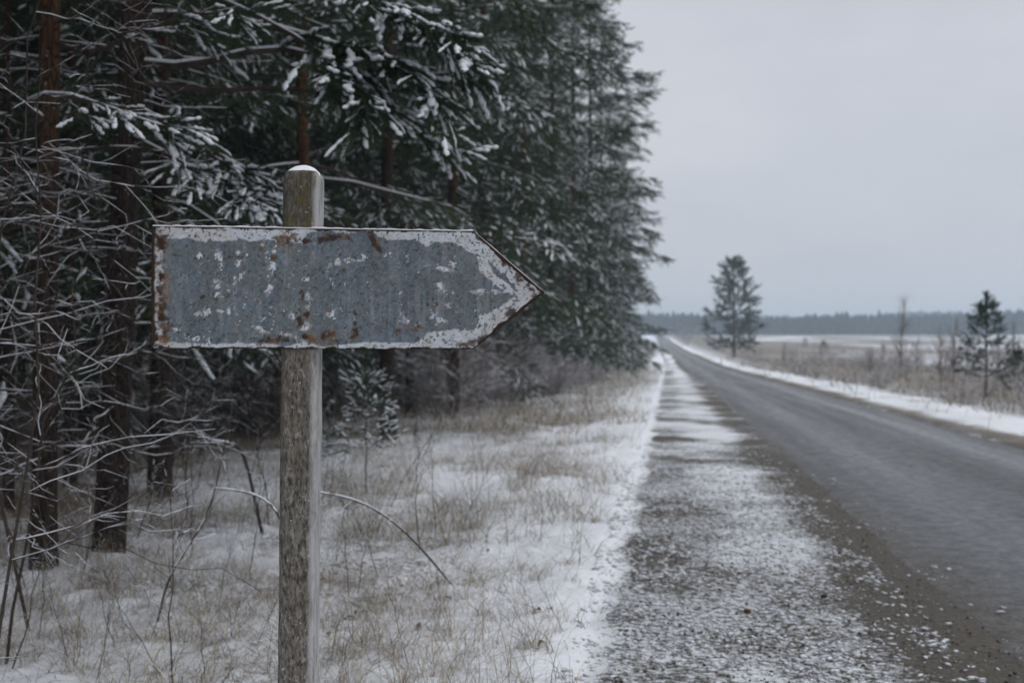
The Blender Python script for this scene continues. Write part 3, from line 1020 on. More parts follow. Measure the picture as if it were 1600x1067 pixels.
    green = ss(0.5, 0.65, fbm(px / 40, py / 40, o=3, s=93))[..., None] * ss(30, 75, np.abs(px - 590) * 0.5)[..., None] * 0.35
    metal = metal * (1 - green) + np.array([0.15, 0.17, 0.155]) * green
    pw = np.array([0.57, 0.60, 0.65])[None, None] * (0.86 + 0.22 * fbm(px / 12, py / 12, o=4, s=94))[..., None]
    stain = ss(0.48, 0.66, fbm(px / 22, py / 16, o=4, s=95) + 0.25 * ss(24, 6, edge) * (px < 300))[..., None] * 0.35
    pw = pw * (1 - stain) + np.array([0.40, 0.34, 0.25]) * stain
    # rust water running down, faint brown bloom around the rust
    run = ss(0.60, 0.76, fbm(px / 5, py / 90, o=3, s=102)) * ss(0.40, 0.6, fbm(px / 60, py / 50, o=3, s=103))
    metal = metal * (1 - 0.42 * run[..., None]) + np.array([0.17, 0.15, 0.125]) * 0.42 * run[..., None]
    wash = ss(0.55, 0.78, fbm(px / 7, py / 80, o=3, s=104))[..., None] * 0.22
    metal = metal * (1 - wash) + np.array([0.36, 0.38, 0.40]) * wash
    col = metal * (1 - pm[..., None]) + pw * pm[..., None]
    halo = np.zeros_like(px)
    for b in [(742, 532, 40, 22), (798, 484, 28, 24), (806, 432, 20, 20), (575, 380, 12, 26), (440, 378, 28, 20), (505, 527, 36, 20), (470, 500, 18, 48), (252, 450, 24, 110), (836, 460, 22, 18), (545, 515, 10, 24)]:
        halo = np.maximum(halo, np.clip(blob(*b), 0, 1))
    halo = (0.75 * halo * ss(0.3, 0.7, fbm(px / 10, py / 14, o=4, s=105)) * 0.75)[..., None]
    col = col * (1 - halo) + np.array([0.20, 0.125, 0.065]) * halo
    rc = orange * (1 - dark[..., None]) + brown * dark[..., None]
    rc = rc * (0.7 + 0.7 * mg)[..., None]
    col = col * (1 - rust[..., None]) + rc * rust[..., None]
    disp = 0.0010 * pm + 0.0009 * rust * (0.4 + e2) + 0.0016 * (fbm(px / 90, py / 70, o=2, s=96) - 0.5)
    off = 0.0125 + disp
    O = mid_l - base
    W = O[None, None] + Sg[..., None] * u + Tg[..., None] * vv + off[..., None] * nn
    V = W.reshape(-1, 3)
    i = np.arange(NX * NY).reshape(NX, NY)
    F = np.stack([i[:-1, :-1], i[1:, :-1], i[1:, 1:], i[:-1, 1:]], -1).reshape(-1, 4)
    # folded rim and back
    loop = np.concatenate([i[:, 0], i[-1, 1:], i[::-1, -1][1:], i[0, ::-1][1:-1]])
    rim_f = V[loop]
    rim_b = (rim_f - nn * 0.0235)
    nb = len(V)
    V = np.concatenate([V, rim_b])
    j = np.arange(len(loop))
    R = np.stack([loop, nb + j, nb + (j + 1) % len(loop), np.roll(loop, -1)], 1)
    cen_i = len(V)
    V = np.concatenate([V, [rim_b.mean(0)]])
    Bk = np.stack([nb + j, np.full(len(j), cen_i), nb + (j + 1) % len(loop)], 1)
    colr = np.concatenate([col.reshape(-1, 3), np.tile(brown * 1.3, (len(loop) + 1, 1))])
    mask = np.concatenate([np.stack([pm, rust, 0 * pm], -1).reshape(-1, 3), np.tile([0, 1, 0], (len(loop) + 1, 1))])
    bd = link('arrow_board', make_mesh('arrow_board', V, [F, R, Bk], [M['board']], None, True, {'col': ('FLOAT_COLOR', colr), 'mask': ('FLOAT_VECTOR', mask)}), root)
    bd['label'] = 'rust edged grey arrow board with flaking white paint pointing right'
    # thin ridge of frost along the upper rim
    r = np.random.default_rng(5)
    for name, (sa_, sb_) in dict(frost_ridge=(0.002, Ls - 0.002), frost_rim=(Ls + 0.004, Lt - 0.01)).items():
        m = int((sb_ - sa_) / 0.006)
        ssx = np.linspace(sa_, sb_, m)
        thin = 1.0 if name == 'frost_ridge' else 0.5
        rad = (0.0014 + 0.0036 * fbm(ssx * 60, ssx * 0, o=3, s=98))[None] * thin
        hh = np.interp(ssx, s, half) + np.interp(ssx, s, cen) + rad[0] * 0.6
        pts = (O[None] + ssx[:, None] * u + hh[:, None] * vv + 0.0085 * nn)[None]
        V1, F1 = tubes(pts, rad, 5, 0.7)
        link(name, make_mesh(name, V1, [F1], [M['snow']], None, True), bd)
    # clamp that holds the board
    c0 = O + u * ((470 - 238) / 610 * Lt)
    iron = m_plain('rusty_iron', (0.05, 0.03, 0.02), 0.7)
    for dv in (-0.133, 0.133):
        a = c0 + vv * dv + nn * 0.0125
        V1, F1 = tubes(np.array([[a - nn * 0.004, a, a + nn * 0.003, a + nn * 0.0042]]), np.array([[0.008, 0.008, 0.0065, 0.0005]]), 10)
        link('bolt', make_mesh('bolt', V1, [F1], [iron]), root)
    for dv in (-0.09, 0.09):
        a = c0 + vv * dv - nn * 0.018
        V1, F1 = tubes(np.array([[a - u * 0.07, a - u * 0.02, a + u * 0.02, a + u * 0.07]]), np.full((1, 4), 0.009), 6)
        link('bracket', make_mesh('bracket', V1, [F1], [iron]), root)


build_sign()

# ================================================================== FOREST
stats = {}
# ---- the two big trunks at the left
def hero_pine(name, px0, py0, px1, r0, H, label, bark, seed, brs, dead_z, dead_n, right_only=False):
    r = np.random.default_rng(seed)
    b = G(px0, py0)
    d = (b - EYE) @ _f
    t = P(px1, 0, d)
    lean = ((t[0] - b[0]) / (t[2] - b[2]), (t[1] - b[1]) / (t[2] - b[2]))
    e = bpy.data.objects.new(name, None)
    scene.collection.objects.link(e)
    e.location = b
    tag(e, label, 'tree', 'pine trees standing in the forest')
    tm, c, rad = trunk_mesh(r, 'trunk', H, r0, M[bark], 30, 130, lean, 0.30, 0.05, 0.25)
    link('trunk', tm, e)
    mb, sn = MB(), MB()
    # snow shelf at the foot is part of the ground; dead twiggy limbs on the trunk
    P1, W1 = whorl_branches(r, c, rad, dead_z[0], dead_z[1], dead_n, 3, lambda z: 1.25, 0.02, 0.12, -0.25, 7, 0.011)
    V, F = tubes(P1, W1, 5); mb.add(V, F, 1)
    W1 = W1 * 0.7
    snow_on(sn, P1, W1, r, 0.0025, 5)
    q, w, _ = spawn(r, P1, W1, 7, 0.2, 1, 0.42, 0.8, -0.05, 5, 0.5, 0.5, 0.1)
    V, F = tubes(q, w, 4); mb.add(V, F, 1)
    snow_on(sn, q, w, r, 0.0018, 4, 0, 0.6)
    q2, w2, _ = spawn(r, q, w, 3, 0.3, 1, 0.16, 0.8, 0.0, 4, 0.6, 0.4, 0.1)
    V, F = tubes(q2, w2, 3); mb.add(V, F, 1)
    snow_on(sn, q2, w2, r, 0.0014, 3, 0, 0.45)
    # living limbs measured in the photograph: (pixel, pixel, extra depth)
    for pts, rr, bare, shootL, ts in brs:
        pw = np.array([P(x, y, d + dd) for x, y, dd in pts]) - b
        m = 9
        s = np.linspace(0, len(pw) - 1, m)
        # smooth resample (Catmull-like through linear + smoothing)
        q = np.stack([np.interp(s, np.arange(len(pw)), pw[:, k]) for k in range(3)], 1)
        q[1:-1] = 0.25 * q[:-2] + 0.5 * q[1:-1] + 0.25 * q[2:]
        W = np.linspace(rr, rr * 0.3, m)[None]
        grow_branches(r, mb, mb, sn, q[None], W, shootL * 0.86, 'hi', 0.8, 0.12, 0.22, 0.085, -0.16, ts, 0.8, bare, 6, 0.6)
    # crown far above the frame
    P0, W0 = whorl_branches(r, c, rad, 5.2, H - 0.3, 0.75, 4, lambda z: 2.7 * min(1, (H - z) / (0.5 * H)) + 0.3, 0.05, 0.6, -0.25)
    grow_branches(r, mb, mb, sn, P0, W0, 0.55, 'lo', 0.5, 0.42, 0.36, 0.36, -0.15, 0.3)
    cr = link('crown', mb.mesh('crown', [M['needles'], M['twig']]), e)
    link('snow', sn.mesh('snow', [M['snow']], True), cr)['kind'] = 'stuff'
    stats[name] = mb.tris() + sn.tris()
    return e


hero_pine('pine_tree', 165, 868, 212, 0.118, 17, 'thick dark trunk leaning right, nearest to the signpost on its left', 'bark_dark', 201, [
    ([(225, 100, 0), (300, 112, -.1), (400, 70, -.2), (490, 80, -.3), (560, 120, -.35), (600, 165, -.4)], 0.030, 0.25, 0.30, 0.55),
    ([(240, 25, 0), (330, 20, -.1), (450, 48, -.3), (560, 80, -.5), (640, 110, -.6), (675, 150, -.6)], 0.030, 0.2, 0.30, 0.5),
    ([(240, -30, 0), (340, -5, -.2), (470, 60, -.5), (540, 110, -.7), (585, 170, -.8)], 0.024, 0.15, 0.29, 0.5),
    ([(240, -90, 0), (400, -60, -.3), (560, -10, -.5), (660, 40, -.6), (712, 78, -.6)], 0.028, 0.1, 0.29, 0.45),
    ([(225, 130, 0), (330, 150, .1), (430, 130, .2), (540, 150, .2), (630, 180, .1), (680, 225, .0)], 0.024, 0.2, 0.29, 0.5),
    ([(220, 170, 0), (270, 200, -.2), (330, 245, -.3), (390, 275, -.35), (442, 298, -.4)], 0.018, 0.15, 0.26, 0.35),
    ([(200, 210, 0), (250, 235, -.3), (300, 262, -.5), (370, 300, -.6), (430, 322, -.6)], 0.016, 0.2, 0.25, 0.35),
], (0.9, 4.6), 0.62)
hero_pine('pine_tree', 64, 885, 78, 0.090, 16, 'orange barked trunk at the left edge behind the snowy twigs', 'bark', 202, [
    ([(70, 190, 0), (30, 165, -.4), (70, 140, -.9), (150, 158, -1.2), (215, 190, -1.3), (285, 205, -1.4)], 0.022, 0.45, 0.24, 0.5),
    ([(80, 60, 0), (130, 90, -.3), (200, 60, -.6), (290, 20, -.8), (400, 20, -.9)], 0.020, 0.6, 0.24, 0.6),
], (0.8, 4.4), 0.60)

# ---- shared kinds of conifer
near_a, stats['near_a'] = fir(301, 15, 3.3, 2.9, 0.13, 0.24, 'mid', 0.50, 0.66, 4, 0.20, 0.19, 0.6, 0.5, 'bark_dark', 6.5, droop=-0.42)
near_b, stats['near_b'] = fir(302, 14, 3.0, 2.7, 0.12, 0.25, 'mid', 0.46, 0.70, 4, 0.21, 0.20, 0.6, 0.5, 'bark', 6.5, droop=-0.36)
edge_a, stats['edge_a'] = fir(303, 25, 2.2, 3.7, 0.17, 0.42, 'lo', 0.60, 0.95, 5, 0.30, 0.31, 0.55, 0.9, 'bark_dark')
edge_b, stats['edge_b'] = fir(304, 23, 2.3, 3.6, 0.16, 0.42, 'lo', 0.54, 1.00, 5, 0.30, 0.31, 0.55, 0.9, 'bark', droop=-0.30)
inner_a, stats['inner_a'] = fir(305, 20, 4.6, 3.0, 0.13, 0.52, 'lo', 0.16, 0.75, 5, 0.52, 0.46, 0.6, 0.40, 'bark_dark')
inner_b, stats['inner_b'] = fir(306, 18, 3.8, 2.6, 0.10, 0.52, 'lo', 0.16, 0.78, 5, 0.52, 0.46, 0.6, 0.36, 'bark')
inner_c, stats['inner_c'] = fir(307, 11, 2.2, 1.7, 0.055, 0.50, 'lo', 0.5, 0.75, 4, 0.5, 0.42, 0.6, 0.34, 'bark_dark')

fr = np.random.default_rng(400)
placed = []


def put(tree, name, X, Y, rz, sc, label, group):
    placed.append((X, Y))
    return tree.place(name, (X, Y, float(zg(X, Y))), rz, sc, label, 'tree', group)


GE = 'conifers along the forest edge'
for k, (t, X, Y, rz, sc, lab) in enumerate([
        (near_a, -5.4, 11.6, 0.3, 1.0, 'snowy conifer right behind the post top, branches hanging towards the road'),
        (near_b, -5.0, 15.2, 1.9, 1.05, 'snow laden conifer seen just above the middle of the board'),
        (near_a, -4.9, 19.5, 3.6, 1.15, 'snow laden conifer seen above the right half of the board'),
        (near_b, -4.7, 24.5, 5.0, 1.3, 'conifer whose snowy branch tips hang above the board point'),
        (edge_a, -4.9, 30.0, 0.7, 0.80, 'tall conifer directly right of the board point'),
        (edge_b, -4.7, 37.0, 2.2, 0.92, 'tall snowy conifer second behind the board point'),
        (edge_a, -4.6, 45.0, 4.1, 1.0, 'tall snowy conifer third behind the board point'),
        (edge_b, -4.5, 54.0, 0.2, 1.08, 'tall conifer with branches reaching into the sky'),
        (edge_a, -4.4, 64.0, 2.9, 1.08, 'towering conifer that forms the top of the forest outline'),
        (edge_b, -4.5, 76.0, 4.6, 1.12, 'conifer in the forest outline behind the towering one'),
        (edge_a, -4.6, 90.0, 1.4, 0.95, 'far conifer near the end of the forest edge'),
        (edge_b, -4.9, 106.0, 3.3, 0.85, 'conifer second from the end of the forest edge'),
        (edge_b, -6.6, 146.0, 1.5, 0.70, 'small conifer past the end of the forest edge'), (edge_a, -7.6, 172.0, 0.5, 0.65, 'conifer left of the road beyond the small one'), (edge_b, -8.6, 205.0, 2.5, 0.7, 'second farthest conifer left of the road'), (edge_a, -10.2, 250.0, 4.5, 0.75, 'farthest conifer left of the road'),
        (edge_a, -5.6, 124.0, 5.5, 0.72, 'last conifer of the forest edge beside the vanishing road')]):
    put(t, 'conifer_tree', X, Y, rz, sc, lab, GE)
# second rank behind the edge
for Y in np.concatenate([np.arange(16, 60, 4.6), np.arange(62, 135, 8.0)]):
    X = -8.2 + fr.uniform(-1.0, 1.0)
    put((edge_a, edge_b)[int(fr.integers(2))], 'conifer_tree', X, Y + fr.uniform(-1, 1), fr.uniform(0, 6.28), fr.uniform(0.75, 1.0), 'tall conifer in the second rank of the forest, hidden behind the edge trees', 'conifers in the second rank')
# trunks one can point at between the two thick ones and the post
for (px, py, t, sc, lab) in [(372, 684, inner_a, 0.95, 'dark trunk between the thick leaning trunk and the post'), (262, 735, inner_b, 0.72, 'slim trunk just right of the thick leaning trunk'),
                             (640, 655, inner_a, 0.9, 'dark trunk under the middle of the board, right of the post'), (428, 665, inner_b, 0.9, 'trunk close to the left side of the post'),
                             (305, 680, inner_c, 1.2, 'thin trunk between the slim trunk and the dark trunk'), (110, 760, inner_b, 0.75, 'thin trunk between the two thick trunks on the left'),
                             (335, 655, inner_b, 1.1, 'trunk deep in the forest left of the dark trunk'), (560, 650, inner_b, 1.0, 'trunk behind the young snowy pine'), (15, 800, inner_c, 1.0, 'thin stem at the left picture edge')]:
    g = G(px, py)
    put(t, 'pine_tree', g[0], g[1], fr.uniform(0, 6.28), sc, lab, 'pine trees standing in the forest')
# the deep forest
n = 0
for _ in range(4000):
    Y = fr.uniform(7, 85); X = -fr.uniform(7.0, 16 + 0.45 * Y)
    ang = math.degrees(math.atan2(-X, Y))
    if ang > 41 or ang < 8:
        continue
    dmin = 1.5 + 0.012 * Y
    if min((X - a) ** 2 + (Y - b) ** 2 for a, b in placed) < dmin ** 2:
        continue
    put((inner_a, inner_b, inner_c)[int(fr.choice(3, p=[.4, .35, .25]))], 'pine_tree', X, Y, fr.uniform(0, 6.28), fr.uniform(0.75, 1.2), 'thin dark trunked pine deep in the shaded forest', 'pines deep in the forest')
    n += 1
    if n >= 215:
        break
# forest carried on unseen left of and behind the camera, added for its shade
for (X, Y) in [(-6.2, 4.2), (-8.0, 5.6), (-9.6, 3.4), (-7.0, 1.6), (-10.5, 6.6), (-11, 0.5), (-5.6, -0.8), (-8.4, -1.8), (-6.2, -4.2), (-9.8, -5.0), (-13, 4.5), (-5.8, -8), (-12.5, 8.5)]:
    put(inner_a, 'pine_tree', X, Y, fr.uniform(0, 6.28), 1.0, 'unseen pine added left of the picture for shade', 'unseen pines added for shade')

# ================================================================== BARE SHRUBS AND SAPLINGS
def bare_sapling(seed, H, r0, nbr, blen, zlo, up, n2=6, n3=3, snow=0.005, wood='twig', bend=0.05, rise=0.15):
    r = np.random.default_rng(seed)
    mb, sn = MB(), MB()
    u = np.linspace(0, 1, 9)
    st = np.stack([bend * H * u ** 2, 0.4 * bend * H * u ** 1.5, H * u - 0.05], 1)
    st[1:, :2] += r.normal(0, 0.02 * H, (8, 2)) * u[1:, None]
    w0 = (r0 * (1 - 0.8 * u))[None]
    V, F = tubes(st[None], w0, 6); mb.add(V, F)
    q, w, _ = spawn(r, st[None], w0, nbr, zlo, 0.98, lambda t, par: blen * (1.15 - 0.75 * t), 1.35 - rise, up, 8, 0.5, 0.0, 0.032, 0.2)
    w = np.maximum(w, 0.0014)
    V, F = tubes(q, w, 5); mb.add(V, F); snow_on(sn, q, w, r, snow, 5, 0, 0.75, 0.5)
    if n2:
        q2, w2, _ = spawn(r, q, w, n2, 0.15, 0.97, blen * 0.36, 0.75, up * 0.5, 5, 0.6, 0.5, 0.06, 0.35)
        w2 = np.maximum(w2, 0.0010)
        V, F = tubes(q2, w2, 4); mb.add(V, F); snow_on(sn, q2, w2, r, snow * 0.7, 4, 0, 0.6, 0.5)
        if n3:
            q3, w3, _ = spawn(r, q2, w2, n3, 0.2, 1.0, blen * 0.13, 0.8, 0.0, 4, 0.7, 0.4, 0.08, 0.5)
            w3 = np.maximum(w3, 0.0008)
            V, F = tubes(q3, w3, 3); mb.add(V, F); snow_on(sn, q3, w3, r, snow * 0.5, 4, 0, 0.4, 0.5)
    stats['sapling%d' % seed] = mb.tris() + sn.tris()
    return Tree(None, mb.mesh('branches', [M[wood]]), sn.mesh('snow', [M['snow']], True))


def put_shrub(t, name, X, Y, rz, sc, label, cat, group, tilt=0.0):
    e = bpy.data.objects.new(name, None)
    scene.collection.objects.link(e)
    e.location = (X, Y, float(zg(X, Y)))
    e.rotation_euler = (tilt * math.sin(rz * 7), tilt * math.cos(rz * 5), rz)
    e.scale = (sc,) * 3
    tag(e, label, cat, group)
    c = link('stem', t.crown, e)
    if t.snow: link('snow', t.snow, c)['kind'] = 'stuff'
    return e


thicket = [bare_sapling(501, 3.4, 0.0105, 16, 1.2, 0.12, -0.10, 6, 3, 0.0014, 'twig', 0.10), bare_sapling(502, 3.0, 0.009, 14, 1.05, 0.10, -0.05, 6, 3, 0.0013, 'twig', -0.12), bare_sapling(503, 2.4, 0.008, 14, 0.9, 0.15, 0.05, 6, 3, 0.0013, 'twig', 0.14)]
for k, (px, d, v, rz, sc, lab) in enumerate([(-70, 5.6, 0, 0.2, 1.05, 'snow lined bare shrub reaching in from the left picture edge'), (-25, 4.7, 1, 1.3, 0.95, 'nearest snow lined bare shrub at the lower left edge'), (45, 6.4, 0, 2.4, 1.0, 'snow lined bare shrub in front of the orange barked trunk'),
                                             (10, 5.6, 2, 5.1, 1.1, 'low snow lined shrub at the left edge'), (-130, 6.6, 0, 3.0, 1.2, 'tall snowy shrub mostly outside the left edge'), (292, 9.8, 2, 0.9, 0.7, 'bare shrub right of the thick leaning trunk')]):
    g = P(px, 900, d)
    put_shrub(thicket[v], 'bare_shrub', g[0], g[1], rz, sc, lab, 'shrub', 'bare shrubs at the left edge', 0.16)

# ---- thin weed stems in the verge
weeds = [bare_sapling(511, 1.0, 0.0045, 7, 0.30, 0.35, 0.25, 3, 0, 0.0022, 'twig', 0.10, 0.75), bare_sapling(512, 0.8, 0.004, 5, 0.22, 0.4, 0.2, 2, 0, 0.0022, 'twig', 0.22, 0.8), bare_sapling(513, 1.25, 0.0055, 9, 0.36, 0.3, 0.2, 4, 0, 0.0025, 'twig', 0.04, 0.7)]
wr = np.random.default_rng(520)
for (px, py, h, where) in [
        (250, 1050, 190, 'left of the post near the bottom edge'), (270, 1060, 330, 'the tallest left of the post at the bottom'), (108, 1030, 170, 'in the lower left corner'), (195, 960, 150, 'below the thick leaning trunk'),
        (320, 1055, 140, 'halfway between the post foot and the left corner'), (390, 900, 210, 'left of the post at mid height'), (215, 850, 240, 'beside the foot of the thick leaning trunk'), (545, 940, 190, 'right of the post, first of a close pair'),
        (560, 935, 160, 'right of the post, second of a close pair'), (590, 925, 170, 'right of the close pair beside the post'), (680, 830, 190, 'under the board point, left one'), (720, 840, 160, 'under the board point, right one'),
        (655, 860, 200, 'where the long cane arches down'), (830, 1030, 120, 'beside the brown leaves in the lower middle'), (880, 1000, 130, 'nearest to the gravel in the lower middle'), (300, 860, 190, 'between the slim trunk and the post'),
        (345, 930, 130, 'low and branching left of the post'), (60, 980, 200, 'below the orange barked trunk'), (20, 1040, 260, 'at the very left edge, tall'), (640, 1060, 170, 'at the bottom edge right of the post'),
        (515, 1040, 110, 'small and close to the post foot'), (775, 1040, 120, 'at the bottom edge under the board point'), (905, 900, 110, 'alone on clean snow beside the gravel'), (150, 1060, 160, 'at the bottom edge left of the tallest'),
        (400, 1010, 130, 'just left of the post foot'), (420, 830, 220, 'half hidden by the left side of the post'), (610, 800, 150, 'beside the snow capped seedling'), (745, 770, 120, 'far back in the verge under the board point'),
        (455, 905, 200, 'behind the post'), (130, 900, 210, 'in front of the two thick trunks'), (235, 990, 140, 'leaning, below the slim trunk'), (360, 1000, 120, 'short, left of the post foot'), (40, 920, 260, 'in front of the left trunk foot'), (180, 1010, 170, 'in the middle of the lower left snow')]:
    g = G(px, py)
    d = (g - EYE) @ _f
    v = int(wr.integers(3))
    Hm = (1.0, 0.8, 1.25)[v]
    put_shrub(weeds[v], 'weed_stem', g[0], g[1], wr.uniform(0, 6.28), h * d / FPX / Hm, 'thin bare weed stalk ' + where, 'weed', 'weed stalks in the verge', 0.32)

# ---- arching snow covered canes
def cane(pts, rr, label):
    pw = np.array([P(x, y, d) for x, y, d in pts])
    pw[0, 2] = min(pw[0, 2], float(zg(pw[0, 0], pw[0, 1])) - 0.02)
    s = np.linspace(0, len(pw) - 1, 17)
    q = np.stack([np.interp(s, np.arange(len(pw)), pw[:, k]) for k in range(3)], 1)
    for _ in range(3):
        q[1:-1] = 0.25 * q[:-2] + 0.5 * q[1:-1] + 0.25 * q[2:]
    mb, sn = MB(), MB()
    r = np.random.default_rng(int(pts[0][0]))
    o = q[0].copy()
    q = q - o
    W = np.linspace(rr, rr * 0.45, 17)[None]
    V, F = tubes(q[None], W, 6); mb.add(V, F)
    snow_on(sn, q[None], W, r, 0.004, 5, 0, 1.0, 0.7)
    b, w, _ = spawn(r, q[None], W, 5, 0.3, 1, 0.16, 0.7, 0.1, 4, 0.5)
    V, F = tubes(b, w, 4); mb.add(V, F)
    snow_on(sn, b, w, r, 0.003, 4)
    e = link('arching_cane', mb.mesh('arching_cane', [M['twig']], True), None, o)
    tag(e, label, 'cane', 'arching canes around the post')
    link('snow', sn.mesh('snow', [M['snow']], True), e)['kind'] = 'stuff'


cane([(470, 1000, 5.9), (462, 900, 5.8), (446, 820, 5.7), (425, 786, 5.7), (395, 770, 5.8), (360, 765, 5.8), (335, 763, 5.9)], 0.006, 'snow topped cane arching left from behind the post')
cane([(715, 925, 7.1), (672, 872, 6.9), (632, 828, 6.7), (580, 790, 6.4), (535, 775, 6.2), (490, 768, 6.0)], 0.007, 'long snow topped cane arching right of the post')
cane([(240, 1000, 6.4), (262, 900, 6.6), (330, 800, 6.9), (362, 640, 7.2)], 0.008, 'leaning snowy stick left of the post, upper end free')
cane([(410, 700, 9.3), (380, 695, 9.2), (330, 690, 9.0), (296, 672, 9.0)], 0.016, 'thick snow covered broken branch on the forest floor')

# ---- brown bushes: forest edge and the far side of the road
def bush(seed, H, spread, stems, snow, wood):
    r = np.random.default_rng(seed)
    mb, sn = MB(), MB()
    a = r.uniform(0, 6.283, stems); sp = spread * np.sqrt(r.random(stems)); h = H * r.uniform(0.55, 1.0, stems)
    u = np.linspace(0, 1, 6)
    q = np.stack([(0.25 * sp * np.cos(a))[:, None] + np.outer(sp * np.cos(a) * 0.8, u ** 1.3), (0.25 * sp * np.sin(a))[:, None] + np.outer(sp * np.sin(a) * 0.8, u ** 1.3), np.outer(h, u) - 0.05], -1)
    q[:, 1:] += r.normal(0, 0.03 * H, (stems, 5, 3)) * u[None, 1:, None]
    w = np.tile(0.010 * H / 1.5 * (1 - 0.75 * u), (stems, 1))
    V, F = tubes(q, w, 4); mb.add(V, F); snow_on(sn, q, w, r, 0.006, 3, 0, snow)
    q2, w2, _ = spawn(r, q, w, 7, 0.2, 1, 0.36 * H, 0.6, 0.0, 4, 0.6, 0, 0.08)
    V, F = tubes(q2, np.maximum(w2, 0.0022), 3); mb.add(V, F); snow_on(sn, q2, w2, r, 0.006, 3, 0, snow)
    q3, w3, _ = spawn(r, q2, w2, 4, 0.2, 1, 0.16 * H, 0.7, 0.0, 3, 0.7, 0, 0.1)
    V, F = tubes(q3, np.maximum(w3, 0.002), 3); mb.add(V, F); snow_on(sn, q3, w3, r, 0.005, 3, 0, snow)
    stats['bush%d' % seed] = mb.tris() + sn.tris()
    return Tree(None, mb.mesh('branches', [M[wood]]), sn.mesh('snow', [M['snow']], True))


bushes = [bush(531, 1.5, 0.9, 16, 0.85, 'bush'), bush(532, 1.2, 0.9, 16, 0.85, 'bush')]
bw = np.random.default_rng(540)
for k, Y in enumerate(np.geomspace(9.5, 34, 34)):
    put_shrub((thicket[2], weeds[2], weeds[0])[k % 3], 'bare_sapling', -np.interp(Y, [9, 34], [5.4, 4.6]) + bw.uniform(-1.3, 1.5), Y, bw.uniform(0, 6.28), (bw.uniform(0.4, 0.65), bw.uniform(0.7, 1.3), bw.uniform(0.8, 1.4))[k % 3], 'thin dead sapling in the tangle along the foot of the forest', 'sapling', 'dead saplings along the forest foot', 0.25)
dark_bushes = [bush(533, 1.7, 1.0, 14, 0.45, 'twig')]
for Y in np.geomspace(15, 48, 26):
    put_shrub(dark_bushes[0], 'bare_bush', -np.interp(Y, [15, 48], [7.4, 5.6]) + bw.uniform(-1.0, 0.9), Y, bw.uniform(0, 6.28), bw.uniform(0.6, 1.15), 'dark tangled brush between the trunks behind the verge', 'bush', 'dark brush under the trees')
for Y in np.geomspace(25, 300, 90):
    X = -np.interp(Y, [13, 40, 80, 135, 210, 300], [6.0, 4.6, 3.9, 3.8, 4.8, 7.5]) + bw.uniform(-1.6, 1.2)
    put_shrub(bushes[int(bw.integers(2))], 'bare_bush', X, Y * bw.uniform(0.95, 1.05), bw.uniform(0, 6.28), bw.uniform(0.75, 1.6), 'bare brown bush with snow flecks at the foot of the forest edge', 'bush', 'bushes at the forest edge')
for Y in np.geomspace(24, 150, 46):
    X = bw.uniform(9.2, 16 + 0.1 * Y)
    put_shrub(bushes[int(bw.integers(2))], 'bare_bush', X, Y * bw.uniform(0.93, 1.07), bw.uniform(0, 6.28), bw.uniform(0.5, 1.0), 'low bare brown bush in the rough grass across the road', 'bush', 'bushes across the road')
for (X, Y) in [(-3.1, 112), (-3.4, 120), (-2.8, 129), (-3.5, 138), (-2.9, 149), (-3.6, 160)]:
    put_shrub(bushes[int(bw.integers(2))], 'bare_bush', X, Y, bw.uniform(0, 6.28), 1.75, 'tall brown bush at the far end of the forest edge beside the verge', 'bush', 'bushes at the end of the forest edge')
for Y in np.geomspace(75, 330, 60):
    put_shrub(bushes[int(bw.integers(2))], 'bare_bush', bw.uniform(9, 0.33 * Y), Y, bw.uniform(0, 6.28), bw.uniform(0.8, 1.7), 'bare purplish bush standing out in the snowy field', 'bush', 'bushes in the field')
put_shrub(bushes[0], 'bare_bush', 4.5, 330, 0.4, 4.5, 'reddish bush where the road vanishes', 'bush', 'bushes across the road')

# ---- slender bare trees across the road
slim = [bare_sapling(551, 5.0, 0.065, 34, 1.05, 0.25, 0.35, 7, 2, 0.004, 'bush', 0.01, 0.75), bare_sapling(552, 3.6, 0.05, 30, 0.95, 0.2, 0.3, 6, 2, 0.004, 'bush', -0.02, 0.7)]
for (px, py, top, v, lab) in [(1408, 588, 465, 0, 'tall slender bare tree standing alone against the far wood'), (1470, 603, 500, 1, 'slender bare tree left of the right hand pine'), (1490, 598, 488, 1, 'bare tree close behind the left side of the right hand pine'),
                              (1433, 580, 520, 1, 'small bare tree right of the tall slender one'), (1225, 572, 528, 1, 'small bare tree right of the lone roadside pine'), (1360, 590, 535, 1, 'small bare tree left of the tall slender one'),
                              (1586, 605, 500, 0, 'bare tree at the right picture edge'), (1380, 575, 530, 1, 'thin bare sapling beside the tall slender tree'), (1560, 590, 520, 1, 'bare tree behind the right hand pine')]:
    g = G(px, py)
    d = (g - EYE) @ _f
    put_shrub(slim[v], 'bare_tree', g[0], g[1], wr.uniform(0, 6.28), (py - top) * d / FPX / (5.0, 3.6)[v], lab, 'tree', 'bare trees across the road')


